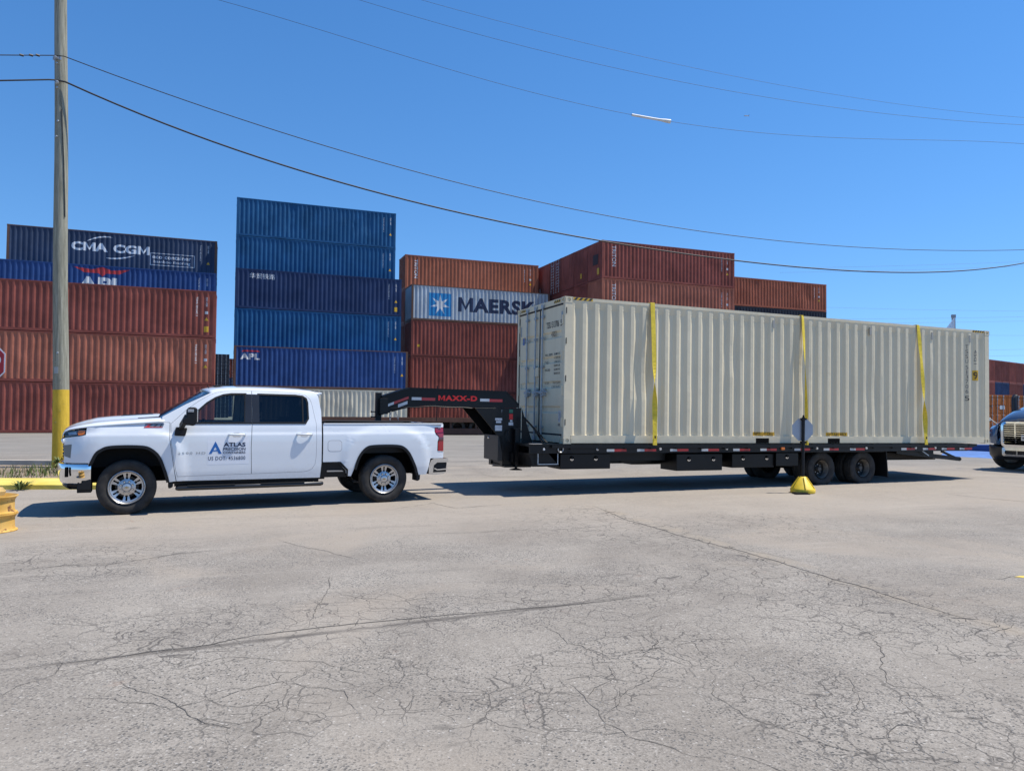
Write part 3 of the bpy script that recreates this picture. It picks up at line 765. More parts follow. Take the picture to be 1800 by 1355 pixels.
# --- distant stacks seen through the gap, doors towards the yard
def endstack(x, y, yaw, cols, group, desc):
    for k, (m, n) in enumerate(cols):
        container((x, y, .02+k*2.93), yaw, m, f"{n} container, {ORD[k]} tier, {desc}", group, doors=True)
endstack(-39.2, 102, YA+PI/2, [(BLACKC, 'blackish navy'), (BLACKC, 'blackish navy'), (BLACKC, 'blackish navy')], 'far containers seen in the gap', 'far column in the gap beside the tall blue stack')
endstack(-40.4, 112, YA+PI/2, [(BLUD, 'navy'), (BLUD, 'navy'), (REDD, 'maroon')], 'far containers seen in the gap', 'farther column seen in the gap')
# --- orange containers and the far maroon block by the blue truck
d = Vector((math.cos(YA), math.sin(YA), 0)); p0 = Vector((32.7, 48.6, 0))
oc1 = container(p0, YA+PI/2, ORANGE, 'orange container with its doors facing the yard, partly behind the beige container', 'orange containers by the blue truck', doors=True)
oc2 = container(p0+d*2.5, YA+PI/2, ORANGE, 'orange container with its doors facing the yard, behind the black exhaust stack', 'orange containers by the blue truck', doors=True)
for oc in (oc1, oc2):
    on_end('lettering', .35, 1.0, 2.05, 2.15, oc, BLACKTXT, s='HLXU 650'); on_end('white_sticker', 1.7, 2.15, 1.95, 2.2, oc, WHITEST)
    on_end('white_sticker', .65, .85, 1.2, 1.4, oc, WHITEST); on_end('white_sticker', 1.7, 2.1, .4, .8, oc, WHITEST)
th = math.radians(38); e0 = Vector((63.6, 97, 0)); dd = Vector((math.cos(th), math.sin(th), 0))
for i, cols in enumerate(([(REDD, 'maroon'), (REDC, 'rust red'), (REDC, 'rust red')], [(REDD, 'maroon'), (BLUD, 'navy'), (REDD, 'dark maroon')], [(REDC, 'rust red'), (BLUD, 'navy'), (REDD, 'maroon')], [(REDC, 'rust red'), (REDD, 'maroon'), (REDC, 'rust red')], [(REDC, 'rust red'), (REDD, 'maroon'), (REDD, 'maroon')], [(REDC, 'rust red'), (BLUD, 'navy'), (REDC, 'rust red')])):
    q = e0+dd*2.55*i
    for k, (m, n) in enumerate(cols):
        container((q.x, q.y, .02+k*2.9), th+PI/2, m, f"{n} container, {ORD[k]} tier of the {['first', 'second', 'third', 'fourth', 'fifth', 'sixth'][i]} far column above the orange ones", 'far containers above the orange ones')
# ------------------------------------------------------------------ the beige container on the trailer
PIT[0] = .278; PIT[1] = .27
T0 = Vector((1.0066, 14.4186, 0)); TY = .384813; TZ = .9985; TP = .0076355
L40 = 12.192
bw = wall_mesh(L40, CH, dents=((1.75, 1.5, .30, .035), (4.1, 1.9, .22, .02), (8.2, 1.2, .3, .02), (2.9, .9, .2, -.012), (6.05, 1.6, .25, .02), (10.1, 2.0, .2, -.012)))
bc = container((T0.x, T0.y, TZ), TY, BEIGE, 'clean beige container with grey lock rods strapped on the black trailer', L=L40, doors=True, wall=bw, pitch=TP, holes=True, rods=False)
GASK = plain('door_gasket', (.012, .013, .017), .7)
fo = [c for c in bc.children if c.name.startswith('frame')][0]
mb = MB()   # dark gaskets round the door leaves
mb.box(.018, .03, .10, CW-.10, CH-.150, CH-.117); mb.box(.018, .03, .10, CW-.10, .15, .185)
mb.box(.016, .03, CW/2-.022, CW/2+.022, .185, CH-.15); mb.box(.018, .03, CW-.125, CW-.095, .2, CH-.2); mb.box(.018, .03, .092, .108, .2, CH-.2)
mb.build('door_gasket', GASK, bc)
for i, (y, hz) in enumerate(((1.83, 1), (1.38, 1), (1.02, 1))):
    r = rod_mb(y, CH, 12, -.014).build('lock_rod', RODM, bc, smooth=40)
    hb = MB(); z = 1.02
    hb.tube([(-.035, y-.0, z), (-.045, y-.18, z+.01), (-.05, y-.34, z)], .013, 8); hb.box(-.05, .02, y-.06, y+.06, z-.03, z+.03)
    hb.box(-.06, .02, y-.15, y-.11, z-.07, z+.08)
    hb.build('handle', RODM, r, smooth=40)
mb = MB(); mb.box(-.02, .025, 1.22, 1.36, 1.36, 1.55); mb.build('lock_box', BEIGE, bc, bevel=.006)
for z in (.42, 1.05, 1.75, 2.45):
    for ya, yb in ((.07, .125), (CW-.125, CW-.07)): MB().box(-.006, .03, ya, yb, z-.09, z+.09).build('hinge', BEIGE, bc)
for z in (.42, 1.28, 2.02, 2.62): MB().box(.030, .048, -.0005, .02, z-.06, z+.06).build('post_slot', GASK, bc)
def on_door(name, y0, y1, z0, z1, s=None, mat=BLACKTXT, bold=.012):
    t2 = txt(s, y0, y1, z0, z1, bold) if s else quad(y0, y1, z0, z1)
    m2 = MB(); m2.add([(.021, CW-a, b) for a, b in t2[0]], t2[1]); return m2.build(name, mat, bc, fixn=False)
on_door('lettering', 1.53, 2.13, 2.33, 2.46, 'TSSU 513706', bold=.02); on_door('lettering', 2.20, 2.28, 2.33, 2.46, '5', bold=.02)
on_door('lettering', 1.78, 2.02, 2.14, 2.25, '45G1', bold=.02)
for k, (a, b) in enumerate((('MAX. GROSS', '30,480 KG'), ('', '67,200 LB'), ('TARE', ' 3,900 KG'), ('', ' 8,600 LB'), ('PAYLOAD', '26,580 KG'), ('', '58,600 LB'))):
    z = 1.76-.078*k
    if a: on_door('lettering', 1.50, 1.50+.035*len(a), z, z+.05, a)
    on_door('lettering', 1.92, 2.20, z, z+.05, b)
on_door('lettering', 1.50, 1.70, 1.18, 1.23, 'CU. CAP.'); on_door('lettering', 1.88, 2.20, 1.18, 1.23, '76.4 CU.M'); on_door('lettering', 1.82, 2.20, 1.10, 1.15, '2,700 CU.FT')
on_door('yellow_sticker', 1.50, 1.505, 0.5, .505)
on_door('height_mark', 2.24, 2.30, 2.42, 2.62, '1', GREYTXT)
on_door('height_mark', .17, .22, 2.28, 2.5, '1', GREYTXT)
on_door('blue_sticker', .30, .38, 2.08, 2.24, None, BLUELOGO); on_door('white_sticker', 2.16, 2.28, .42, .64, None, WHITEST); on_door('lettering', 2.175, 2.265, .45, .62, 'SN', NAVYTXT)
on_door('lettering', 2.16, 2.28, .34, .39, 'III', NAVYTXT)
# hazard stripes on the top rails
HZ = YELLOWST
def hazard(x0, x1, n, z0, z1, side):
    fn = (lambda x, z: .0045) if side else None
    def place(name, t2, m, lift):
        if side: return surf2d(name, t2, lambda x, z: .008-lift, m, bc)
        m2 = MB(); m2.add([(.008-lift, CW-a, b) for a, b in t2[0]], t2[1]); return m2.build(name, m, bc, fixn=False)
    place('hazard_stripe', quad(x0, x1, z0, z1), HZ, .0015)
    V = []; Fs = []; w_ = (x1-x0)/n
    for i in range(n):
        a = x0+w_*i; k = len(V); V += [(a, z0), (a+w_*.5, z0), (min(a+w_, x1), z1), (a+w_*.5, z1)]; Fs.append((k, k+1, k+2, k+3))
    place('hazard_stripe', (V, Fs), BLACKTXT, .003)
hazard(.19, .62, 4, CH-.062, CH-.010, 1); hazard(L40-.62, L40-.19, 5, CH-.062, CH-.010, 1)
hazard(.20, .52, 4, CH-.085, CH-.03, 0); hazard(CW-.52, CW-.22, 3, CH-.085, CH-.03, 0)
# empty-lift decals and fork pockets
for x in (4.62, 6.72):
    on_wall('lift_decal', quad(x, x+.63, .172, .252), bc, YELLOWST, L40)
    on_wall('lettering', txt('EMPTY LIFT ONLY', x+.03, x+.60, .18, .243, .012), bc, BLACKTXT, L40, lift=.008)
for x in (4.70, 6.76): MB().box(x, x+.36, .0065, .03, .014, .118).build('fork_pocket', DARK, bc)
DIM = plain('faded_black_lettering', (.17, .16, .14), .6)
on_wall('lettering', vtext('TSSU', 11.40, .055, 2.50, .10, .022, 0), bc, DIM, L40); on_wall('lettering', vtext('513706', 11.40, .055, 1.98, .10, .022, 0), bc, DIM, L40)
on_wall('lettering', vtext('5', 11.40, .10, 1.20, .12, .02, 0), bc, BLACKTXT, L40)
on_wall('lettering', turned('45G1', 11.70, .06, 2.02, 2.38, 0), bc, DIM, L40)
on_wall('height_sticker', quad(11.62, 11.78, 1.60, 1.86), bc, YELLOWST, L40); on_wall('lettering', txt('9', 11.65, 11.75, 1.64, 1.82, .02), bc, BLACKTXT, L40, lift=.008)
mb = MB()
for x in (2.05, 5.15, 8.05, 10.1, 11.45): mb.box(x, x+.05, -.0, .02, CH-.33, CH-.15)
mb.build('vent_cover', plain('vent_grey', (.36, .34, .30), .6), bc)
# ------------------------------------------------------------------ trailer
tr = thing('gooseneck_trailer', 'long black gooseneck flatbed trailer carrying the beige container', 'trailer', (T0.x, T0.y, 0), (0, TP, TY))
Y0, Y1 = -.076, CW+.076
DZ = TZ-.004
mb = MB()   # deck: centre beams, cross members, floor
mb.box(-.72, 11.3, Y0+.07, Y1-.07, DZ-.05, DZ-.002)
for y in (.72, 1.66): mb.box(-.62, 11.0, y-.05, y+.05, DZ-.42, DZ-.055)
for y in (.72, 1.66): mb.box(-.62, 11.0, y-.10, y+.10, DZ-.44, DZ-.42)
for i in range(29): x = -.5+.41*i; mb.box(x, x+.06, Y0+.08, Y1-.08, DZ-.15, DZ-.055)
mb.build('deck', BLACKT, tr)
for (ya, yb, s) in ((Y0, Y0+.065, -1), (Y1-.065, Y1, 1)):
    mb = MB(); mb.box(-.74, 11.25, ya+.012, yb-.012, DZ-.17, DZ-.004); mb.box(-.74, 11.25, ya, yb, DZ-.018, DZ); mb.box(-.74, 11.25, ya, yb, DZ-.178, DZ-.162)
    # rub rail with stake pockets
    yo = Y0-.055 if s < 0 else Y1+.043
    mb.box(-.3, 11.2, yo, yo+.012, DZ-.075, DZ-.015)
    for i in range(19):
        x = .1+.61*i; mb.box(x, x+.09, min(yo+.013, ya-.001) if s < 0 else yb+.001, ya-.001 if s < 0 else yo-.001, DZ-.10, DZ-.006)
    mb.build('side_rail', BLACKT, tr)
mb = MB()
for y in (Y0+.03, Y1-.05): mb.box(11.26, 11.34, Y0+.02, Y1-.02, DZ-.16, DZ-.01)
mb.build('rear_bumper', BLACKT, tr)
def tape(x, w_=.46, z=DZ-.15, yy=Y0-.0, h=.05):
    mb = MB(); mb.m(SILVER).box(x, x+w_*.38, Y0+.006, Y0+.014, z, z+h); mb.m(RED).box(x+w_*.38, x+w_, Y0+.006, Y0+.014, z, z+h); mb.build('reflective_tape', None, tr)
for x in (.93, 1.63, 2.42, 3.20, 4.02, 4.75, 5.70, 6.55, 7.35, 8.98, 9.70, 10.35, 10.98): tape(x, .45 if x > .8 else .45)
for x in (.72, 2.18, 3.85, 6.35, 7.85, 9.45, 10.12):
    mb = MB(); mb.lathe([(0, -.016), (.022, -.016), (.03, -.004), (.03, .012)], (x, Y0+.002, DZ-.10), 'y', 14); mb.build('rail_bolt', WHITEST, tr, smooth=40)
mb = MB(); mb.obox((5.36, Y0-.004, DZ-.105), (1, 0, 0), (0, 1, 0), (0, 0, 1), .05, .018, .03); mb.build('marker_lamp', AMBER, tr, bevel=.012)
mb = MB(); mb.obox((-.45, Y0-.0, DZ-.10), (1, 0, 0), (0, 1, 0), (0, 0, 1), .02, .012, .02); mb.build('marker_lamp', WHITEST, tr, bevel=.006)
# front d-ring
mb = MB(); mb.lathe([(.055, -.01), (.065, 0), (.055, .01), (.045, 0)], (-.10, Y0-.02, DZ-.10), 'y', 20, closed=True); mb.build('d_ring', STEEL, tr, smooth=60)
# under-deck tool boxes
def boxx(x0, x1, z0, z1, y0=Y0+.09, y1=.62, lat=((.25), (.75)), cut=0.):
    mb = MB(); mb.prism([(x0, z1), (x1, z1), (x1, z0), (x0+cut, z0)], y0, y1)
    b = mb.build('tool_box', BLACKT, tr, bevel=.008)
    for q in lat:
        lx = x0+(x1-x0)*q; lz = z1-(z1-z0)*.30
        l = MB(); l.m(DARK).lathe([(0, -.006), (.036, -.006), (.05, -.002), (.05, .01)], (lx, y0-.001, lz), 'y', 18); l.m(CHROME).lathe([(.0, -.012), (.036, -.010), (.04, -.004)], (lx, y0-.004, lz-.008), 'y', 14, a0=PI*1.02, a1=PI*1.98)
        l.m(BLACKP).box(lx-.008, lx+.008, y0-.02, y0-.008, lz-.03, lz+.035)
        l.build('latch', None, b, smooth=40)
    return b
boxx(-.05, 1.06, .50, .80, lat=(.22, .70)); boxx(2.64, 3.80, .43, .78, lat=(.26, .80)); boxx(4.12, 5.26, .47, .77, y0=Y0+.16, lat=(.25, .82)); boxx(5.27, 5.90, .50, .79, y0=Y0+.1, lat=(.48,))
boxx(2.64, 3.80, .43, .78, y0=CW-.62, y1=CW-.02, lat=())
MB().prism([(-.70, DZ-.18), (-.30, DZ-.18), (-.05, DZ-.44), (-.62, DZ-.44)], .05, .75).build('frame_gusset', BLACKT, tr); mb = MB(); mb.prism([(1.15, DZ-.18), (2.5, DZ-.18), (2.4, DZ-.42), (1.7, DZ-.42)], .62, .72)
mb.build('frame_gusset', BLACKT, tr); MB().box(1.2, 2.55, .3, .36, DZ-.36, DZ-.18).build('frame_rail', BLACKT, tr)
mb = MB(); mb.box(-.56, -.12, Y0+.03, Y0+.07, .60, .615); mb.bar((-.55, Y0+.05, .61), (-.55, Y0+.05, DZ-.17), .015, .015); mb.bar((-.13, Y0+.05, .61), (-.13, Y0+.05, DZ-.17), .015, .015)
mb.build('step', STEEL, tr)
# twin necks, riser, coupler
YN, YF = .80, 1.62
def nyline(x, side):   # outer face of each neck closes in towards the coupler
    t = max(0, min(1, (-.95-x)/2.4)); return (YN+.22*t) if side < 0 else (YF-.22*t)
topz = [(-.62, 1.74), (-.90, 2.0), (-2.83, 2.025), (-3.36, 1.845)]
botz = [(-3.38, 1.515), (-3.0, 1.63), (-2.85, 1.668), (-2.5, 1.715), (-.93, 1.685)]
for side in (-1, 1):
    poly = topz+botz+[(-.62, 1.69)]
    th_ = .012
    mb = MB()
    def yy(x, k): y = nyline(x, side); return y+k*(-side)
    n = len(poly)
    xs_web = [(p[0], yy(p[0], .055), p[1]) for p in poly]+[(p[0], yy(p[0], .070), p[1]) for p in poly]
    # web plate (concave outline: triangulated)
    V2, F2 = poly2d(poly)
    mb.add([(x, yy(x, .0), z) for x, z in V2], F2); mb.add([(x, yy(x, .016), z) for x, z in V2], F2)
    k = len(mb.v); mb.add([(x, yy(x, 0), z) for x, z in poly]+[(x, yy(x, .016), z) for x, z in poly], [(i, (i+1) % n, n+(i+1) % n, n+i) for i in range(n)])
    # flanges
    for ln, dz in ((topz, .016), (botz, -.016)):
        for a, b in zip(ln[:-1], ln[1:]):
            pa = (a[0], yy(a[0], .06), a[1]+dz/2); pb = (b[0], yy(b[0], .06), b[1]+dz/2); mb.bar(pa, pb, .15, .016)
    mb.build('neck_beam', BLACKT, tr)
mb = MB()
for s, y in ((-1, YN), (1, YF)):
    ya, yb = (y+.02, y+.16) if s < 0 else (y-.16, y-.02)
    mb.prism([(-.955, 1.68), (-.955, .52), (-.62, .52), (-.56, .9), (-.56, 1.68)], ya, yb)
    yg = (y, y+.018) if s < 0 else (y-.018, y)
    mb.prism([(-1.56, 1.672), (-.93, 1.672), (-.93, .60), (-1.05, 1.10)], *yg)
    mb.prism([(-.55, 1.66), (-.30, .95), (-.10, .60), (-.55, .52)], y-.012, y+.012)
mb.box(-.93, -.58, YN+.165, YF-.165, .55, .9); mb.box(-.93, -.60, YN+.165, YF-.165, 1.55, 1.68)
mb.box(-.93, -.35, YN-.05, YF+.05, .49, .535)
mb.build('riser', BLACKT, tr, bevel=.004)
mb = MB(); mb.box(-1.06, -.958, YN-.0, YF+.0, .62, 1.13); tb = mb.build('front_tool_box', plain('satin_black_panel', (.022, .019, .018), .42), tr, bevel=.006)
mb = MB(); mb.lathe([(0, -.012), (.022, -.012), (.026, 0)], (-1.062, 1.35, 1.06), 'x', 12); mb.build('latch', CHROME, tb)
mb = MB(); yc = 1.18
mb.box(-3.46, -3.35, yc-.055, yc+.055, 1.16, 1.93); mb.box(-3.40, -3.25, yc-.18, yc+.18, 1.52, 1.82)
for z in (1.46, 1.56): mb.tube([(-3.53, yc, z), (-3.44, yc, z)], .011, 8); mb.tube([(-3.545, yc, z), (-3.53, yc, z)], .02, 6)
mb.build('coupler', BLACKT, tr, bevel=.004)
ch = MB(); rc = random.Random(4)
for k in range(2):
    for i in range(9):
        z = 1.55-.035*i; o_ = .02*(i % 2); ch.lathe([(.012+.005*math.cos(a), .005*math.sin(a)) for a in [q*PI/3 for q in range(6)]], (-3.20+.10*k+.012*i*(1 if k else -.3), .98, z), 'y' if i % 2 else 'x', 8, closed=True)
ch.build('safety_chain', STEEL, tr, smooth=60)
def near_neck(name, t2, mat, off=.004, z0=0):
    return surf2d(name, t2, lambda x, z: nyline(x, -1)-off, mat, tr, cutx=(-.95, -2.0, -2.8))
near_neck('lettering', txt('MAXX-D', -2.28, -1.50, 1.80, 1.905, .11, 1.15), REDTXT)
for x0 in (-2.80, -1.44):
    near_neck('reflective_tape', quad(x0, x0+.19, 1.80, 1.855), SILVER); near_neck('reflective_tape', quad(x0+.19, x0+.46, 1.795, 1.85), RED)
def slant(x0, x1, z0, z1, h): return [(x0, z0), (x1, z1), (x1, z1+h), (x0, z0+h)], [(0, 1, 2, 3)]
near_neck('reflective_tape', slant(-3.33, -3.14, 1.63, 1.71, .05), SILVER); near_neck('reflective_tape', slant(-3.14, -2.86, 1.71, 1.82, .05), RED); near_neck('white_sticker', slant(-3.06, -2.88, 1.65, 1.72, .06), SILVER)
near_neck('lettering', txt('OPEN RANGE', -1.35, -.98, 1.585, 1.635, .02, 1.15, .3), WHITETXT, .004)
near_neck('lettering', txt('TRAILERS FOR THE LONG HAUL', -1.33, -.99, 1.555, 1.568, 0), WHITETXT, .004)
def near_riser(name, x0, x1, z0, z1, mat):
    mb = MB(); y = YN+.019 if x0 > -.93 else YN-.002; mb.box(x0, x1, y-.002, y, z0, z1); mb.build(name, mat, tr)
near_riser('white_sticker', -1.13, -.98, 1.43, 1.475, WHITEST); near_riser('white_sticker', -1.11, -1.0, 1.375, 1.42, WHITEST); near_riser('white_sticker', -1.13, -.98, 1.22, 1.33, WHITEST)
near_riser('red_sticker', -.82, -.74, 1.45, 1.56, REDTXT); near_riser('green_sticker', -.82, -.74, 1.58, 1.65, GREENST); near_riser('white_sticker', -.83, -.73, 1.33, 1.39, WHITEST); near_riser('white_sticker', -.80, -.75, 1.40, 1.44, WHITEST)
mb = MB(); mb.tube([(-3.2, 1.0, 1.62), (-2.95, .93, 1.655), (-2.7, .92, 1.66), (-2.4, .90, 1.69), (-2.1, .88, 1.67), (-1.8, .86, 1.675), (-1.6, .84, 1.66)], .012, 6); mb.build('wiring_loom', BLACKP, tr, smooth=60)
mb = MB(); mb.tube([(-.86, YN-.03, 1.24), (-.90, YN-.07, 1.12), (-.86, YN-.08, 1.02), (-.80, YN-.05, .98)], .012, 6); mb.build('crank_hose', BLACKP, tr, smooth=60)
for y in (YN-.09, YF+.09):
    mb = MB(); mb.box(-.70-.04, -.70+.04, y-.04, y+.04, .56, 1.26); mb.box(-.775, -.625, y-.045, y+.045, 1.26, 1.285); mb.box(-.80, -.76, y-.0, y+.08, .6, .78)
    mb.tube([(-.70, y, .56), (-.70, y, .47)], .028, 10); mb.lathe([(0, .445), (.13, .445), (.13, .455), (.05, .475), (0, .475)], (-.70, y, 0), 'z', 20); mb.build('landing_jack', BLACKT, tr, smooth=35)
mb = MB(); mb.bar((-.56, YN-.12, 1.50), (-.34, Y0+.10, 1.02), .05, .012); mb.build('neck_brace', BLACKT, tr)
mb = MB(); mb.bar((-.46, YN-.30, 1.34), (-.40, Y0+.16, 1.02), .018, .03); mb.box(-.72, -.5, Y0-.02, Y0+.12, DZ+.001, DZ+.012); mb.build('winch_bar', CHROME, tr)
mb = MB(); mb.tube([(-2.30, .95, 1.40), (-2.30, .95, 2.09)], .008, 6); mb.tube([(-2.46, .9, 1.72), (-2.42, .9, 1.68), (-2.36, .9, 1.68), (-2.31, .95, 1.73)], .006, 6); mb.build('breakaway_cable', BLACKP, tr)
# wheels
def tyre_prof(R, W, rb):
    return [(rb, -W*.36), (rb+.02, -W*.46), (R*.80, -W*.52), (R*.93, -W*.49), (R*.985, -W*.43), (R, -W*.36), (R-.012, -W*.24), (R-.012, -W*.22), (R, -W*.20), (R, -W*.03), (R-.012, -W*.01), (R-.012, W*.01), (R, W*.03), (R, W*.20), (R-.012, W*.22), (R-.012, W*.24), (R, W*.36), (R*.985, W*.43), (R*.93, W*.49), (R*.80, W*.52), (rb+.02, W*.46), (rb, W*.36)]
WR = .40
tyre_me = None
def trailer_wheel(x, y, outer, side):
    t2 = bpy.data.objects.new('wheel', None); COL.objects.link(t2); t2.parent = tr; t2.location = (x, y, WR-.045+x*.0076)
    mb = MB(); mb.lathe(tyre_prof(WR, .235, .215), (0, 0, 0), 'y', 48); mb.build('tyre', TYRE, t2, smooth=50)
    s = -side
    mb = MB(); q = lambda v: v*side
    if outer:  # deep dished outer rim, centre set far inboard
        mb.m(BLACKT).lathe([(.222, q(-.10)), (.212, q(-.115)), (.206, q(-.105))], (0, 0, 0), 'y', 40)
        mb.m(plain('dusty_rim_barrel', (.15, .135, .115), .7, var=.4, vs=9)).lathe([(.206, q(-.105)), (.200, q(-.09)), (.190, q(-.07)), (.185, q(.03))], (0, 0, 0), 'y', 40)
        mb.m(BLACKT).lathe([(.185, q(.03)), (.13, q(.045)), (.07, q(.05)), (.06, q(.045))], (0, 0, 0), 'y', 40)
        mb.m(plain('road_dust_steel', (.06, .055, .05), .6, var=.4, vs=8)).lathe([(.06, q(.045)), (.055, q(-.03)), (.045, q(-.045)), (0, q(-.045))], (0, 0, 0), 'y', 20)
        for i in range(8):
            a = i*PI/4; mb.m(STEEL).tube([(.10*math.cos(a), q(.045), .10*math.sin(a)), (.10*math.cos(a), q(.015), .10*math.sin(a))], .012, 6)
    else: mb.m(BLACKT).lathe([(.222, -.10), (.19, -.05), (.19, .05), (.222, .10)], (0, 0, 0), 'y', 30)
    mb.build('rim', None, t2, smooth=45)
for x in (6.66, 7.93):
    trailer_wheel(x, .205, True, 1); trailer_wheel(x, .50, False, 1); trailer_wheel(x, CW-.205, True, -1); trailer_wheel(x, CW-.50, False, -1)
    mb = MB(); mb.tube([(x, .3, WR), (x, CW-.3, WR)], .065, 12); mb.build('axle', BLACKT, tr, smooth=60)
mb = MB()
for y in (.78, 1.60):
    mb.box(5.9, 8.6, y-.04, y+.04, DZ-.5, DZ-.4)
    for x in (6.66, 7.93): mb.tube([(x-.45, y, DZ-.46), (x-.2, y, .50), (x, y, .47), (x+.2, y, .50), (x+.45, y, DZ-.46)], .03, 6)
    mb.prism([(7.2, DZ-.45), (7.4, DZ-.45), (7.33, .42), (7.27, .42)], y-.03, y+.03)
mb.build('leaf_springs', BLACKT, tr)
for y in (.02, CW-.66):
    mb = MB(); mb.prism([(8.58, DZ-.18), (8.60, DZ-.18), (8.66, .20), (8.63, .20)], y, y+.62); mb.build('mud_flap', BLACKP, tr)
    mb = MB(); mb.box(6.1, 8.58, y+.03, y+.6, DZ-.20, DZ-.185); mb.build('fender', BLACKT, tr)
# folded ramps slung under the tail
for y in (.10, 1.36):
    mb = MB()
    mb.bar((9.0, y+.45, .80), (11.15, y+.45, .60), .90, .07); 
    for yy_ in (y, y+.9):
        mb.bar((9.0, yy_, .80), (11.2, yy_, .60), .05, .10); mb.bar((10.55, yy_, .80), (11.15, yy_, .60), .04, .05); mb.bar((9.4, yy_, .82), (10.2, yy_, .68), .04, .05)
    mb.tube([(11.2, y-.03, .60), (11.2, y+.95, .60)], .035, 10)
    mb.build('folding_ramp', BLACKT, tr)
mb = MB(); mb.bar((9.75, .0, .82), (9.98, .0, .70), .02, .02); mb.build('ramp_spring', STEEL, tr)
mb = MB(); mb.box(11.34, 11.7, Y0+.15, Y1-.15, DZ-.10, DZ-.03); mb.box(11.7, 11.95, Y0+.25, Y1-.25, DZ-.08, DZ-.02); mb.build('tail_extension', BLACKT, tr)
# ------------------------------------------------------------------ straps
def strap(x, label, tw, xb=0.):
    s = thing('cargo_strap', label, 'strap', (T0.x, T0.y, 0), (0, TP, TY), 'yellow straps over the beige container')
    n = 40; A = []; B = []; W_ = .105
    for i in range(n+1):
        t = i/n; z = (DZ-.01)+(TZ+CH+.004-(DZ-.01))*t
        y = -.142+(-.006+.142)*t
        a = tw(t)
        cx = x+xb*(1-t)
        hw = W_/2
        A.append((cx-hw*math.cos(a), y-.03*math.sin(PI*t)-hw*math.sin(a), z)); B.append((cx+hw*math.cos(a), y-.03*math.sin(PI*t)+hw*math.sin(a), z))
    for yy_ in (.0, .4, 1.2, 2.0, CW+.006): A.append((x-.052, yy_, TZ+CH+.008)); B.append((x+.052, yy_, TZ+CH+.008))
    A.append((x-.052, CW+.13, DZ-.05)); B.append((x+.052, CW+.13, DZ-.05))
    mb = MB(); mb.grid([A, B]); mb.build('webbing', YSTRAP, s, thick=.004, fixn=False)
    mb = MB(); mb.box(x+xb-.045, x+xb+.045, -.155, -.145, DZ-.02, DZ+.05); mb.build('strap_hook', YSTRAP, s)
    mb = MB(); mb.box(x+xb-.012, x+xb+.012, -.16, -.150, DZ+.12, DZ+.17); mb.build('stitched_tag', BLACKP, s)
    mb = MB(); mb.tube([(x-.06, CW+.12, DZ-.14), (x+.06, CW+.12, DZ-.14)], .04, 10); mb.build('winch', BLACKT, s)
def sm(a, b, t): t = max(0, min(1, (t-a)/(b-a))); return t*t*(3-2*t)
strap(2.0, 'yellow strap over the beige container, the one closest to its doors', lambda t: PI*(1-sm(.12, .62, t)) if t < .62 else 0)
strap(5.98, 'narrow twisted yellow strap that comes down behind the octagonal sign', lambda t: 1.15-1.0*sm(.55, 1., t)+.35*math.sin(t*7), .0)
strap(9.62, 'yellow strap closest to the closed rear end of the beige container', lambda t: PI*(1-sm(.05, .5, t)) if t < .5 else .15*math.sin(t*20), .10)
# ------------------------------------------------------------------ white pickup
PX, PY, PA = -5.87512, 11.31518, .454969
HW = .94
pk = thing('pickup_truck', 'white crew cab pickup with blue company lettering on its door, towing the black trailer', 'pickup truck', (PX-HW*math.sin(PA), PY+HW*math.cos(PA), 0), PA)
AF = [(-.54, .46), (-.51, .778), (-.44, .94), (-.36, 1.01), (-.26, 1.050), (-.05, 1.062), (.17, 1.055), (.29, 1.030), (.40, .95), (.47, .85), (.520, .72), (.565, .58), (.590, .48)]
AR = [(3.44, .46), (3.475, .60), (3.53, .78), (3.60, .90), (3.69, .985), (3.80, 1.015), (4.06, 1.022), (4.28, 1.010), (4.39, .965), (4.48, .87), (4.55, .74), (4.61, .60), (4.65, .46)]
def sell(x, z, cx):  # rounded-box distance round a wheel arch
    return (abs((x-cx)/1.0)**3.2+abs((z-.42)/1.12)**3.2)**(1/3.2)
def smooth(a, b, t): t = max(0., min(1., (t-a)/(b-a))); return t*t*(3-2*t)
def W(x, z):
    if z < 1.385:
        pts = ((.30, .955), (.46, .985), (.62, 1.0), (.95, 1.006), (1.12, 1.004), (1.205, .998), (1.24, .984), (1.33, .972), (1.385, .958))
        w_ = pts[0][1]
        for (a, wa), (b, wb) in zip(pts[:-1], pts[1:]):
            if a <= z <= b: w_ = wa+(wb-wa)*(z-a)/(b-a)
    else:
        w_ = .958-.27*(z-1.385)-(1.3*(z-1.80)**2 if z > 1.80 else 0)
    for cx in (.02, 4.06):
        d_ = sell(x, z, cx); w_ += .026*(1-smooth(.74, .84, d_))
    if x < -.35: w_ -= .26*((-.35-x)/.62)**2.0
    if x > 4.7: w_ -= .05*((x-4.7)/.45)**2
    return w_
def inset(poly, d_):
    n = len(poly); A = sum(poly[i][0]*poly[(i+1) % n][1]-poly[(i+1) % n][0]*poly[i][1] for i in range(n)); s = 1 if A > 0 else -1
    out = []
    for i in range(n):
        p0, p1, p2 = Vector(poly[i-1]), Vector(poly[i]), Vector(poly[(i+1) % n])
        a, b = (p1-p0).normalized(), (p2-p1).normalized()
        na, nb = Vector((-a.y, a.x))*s, Vector((-b.y, b.x))*s
        m_ = (na+nb); 
        if m_.length < .2: m_ = na
        m_.normalize(); k = d_/max(.35, m_.dot(na)); out.append((p1.x+m_.x*k, p1.y+m_.y*k))
    return out
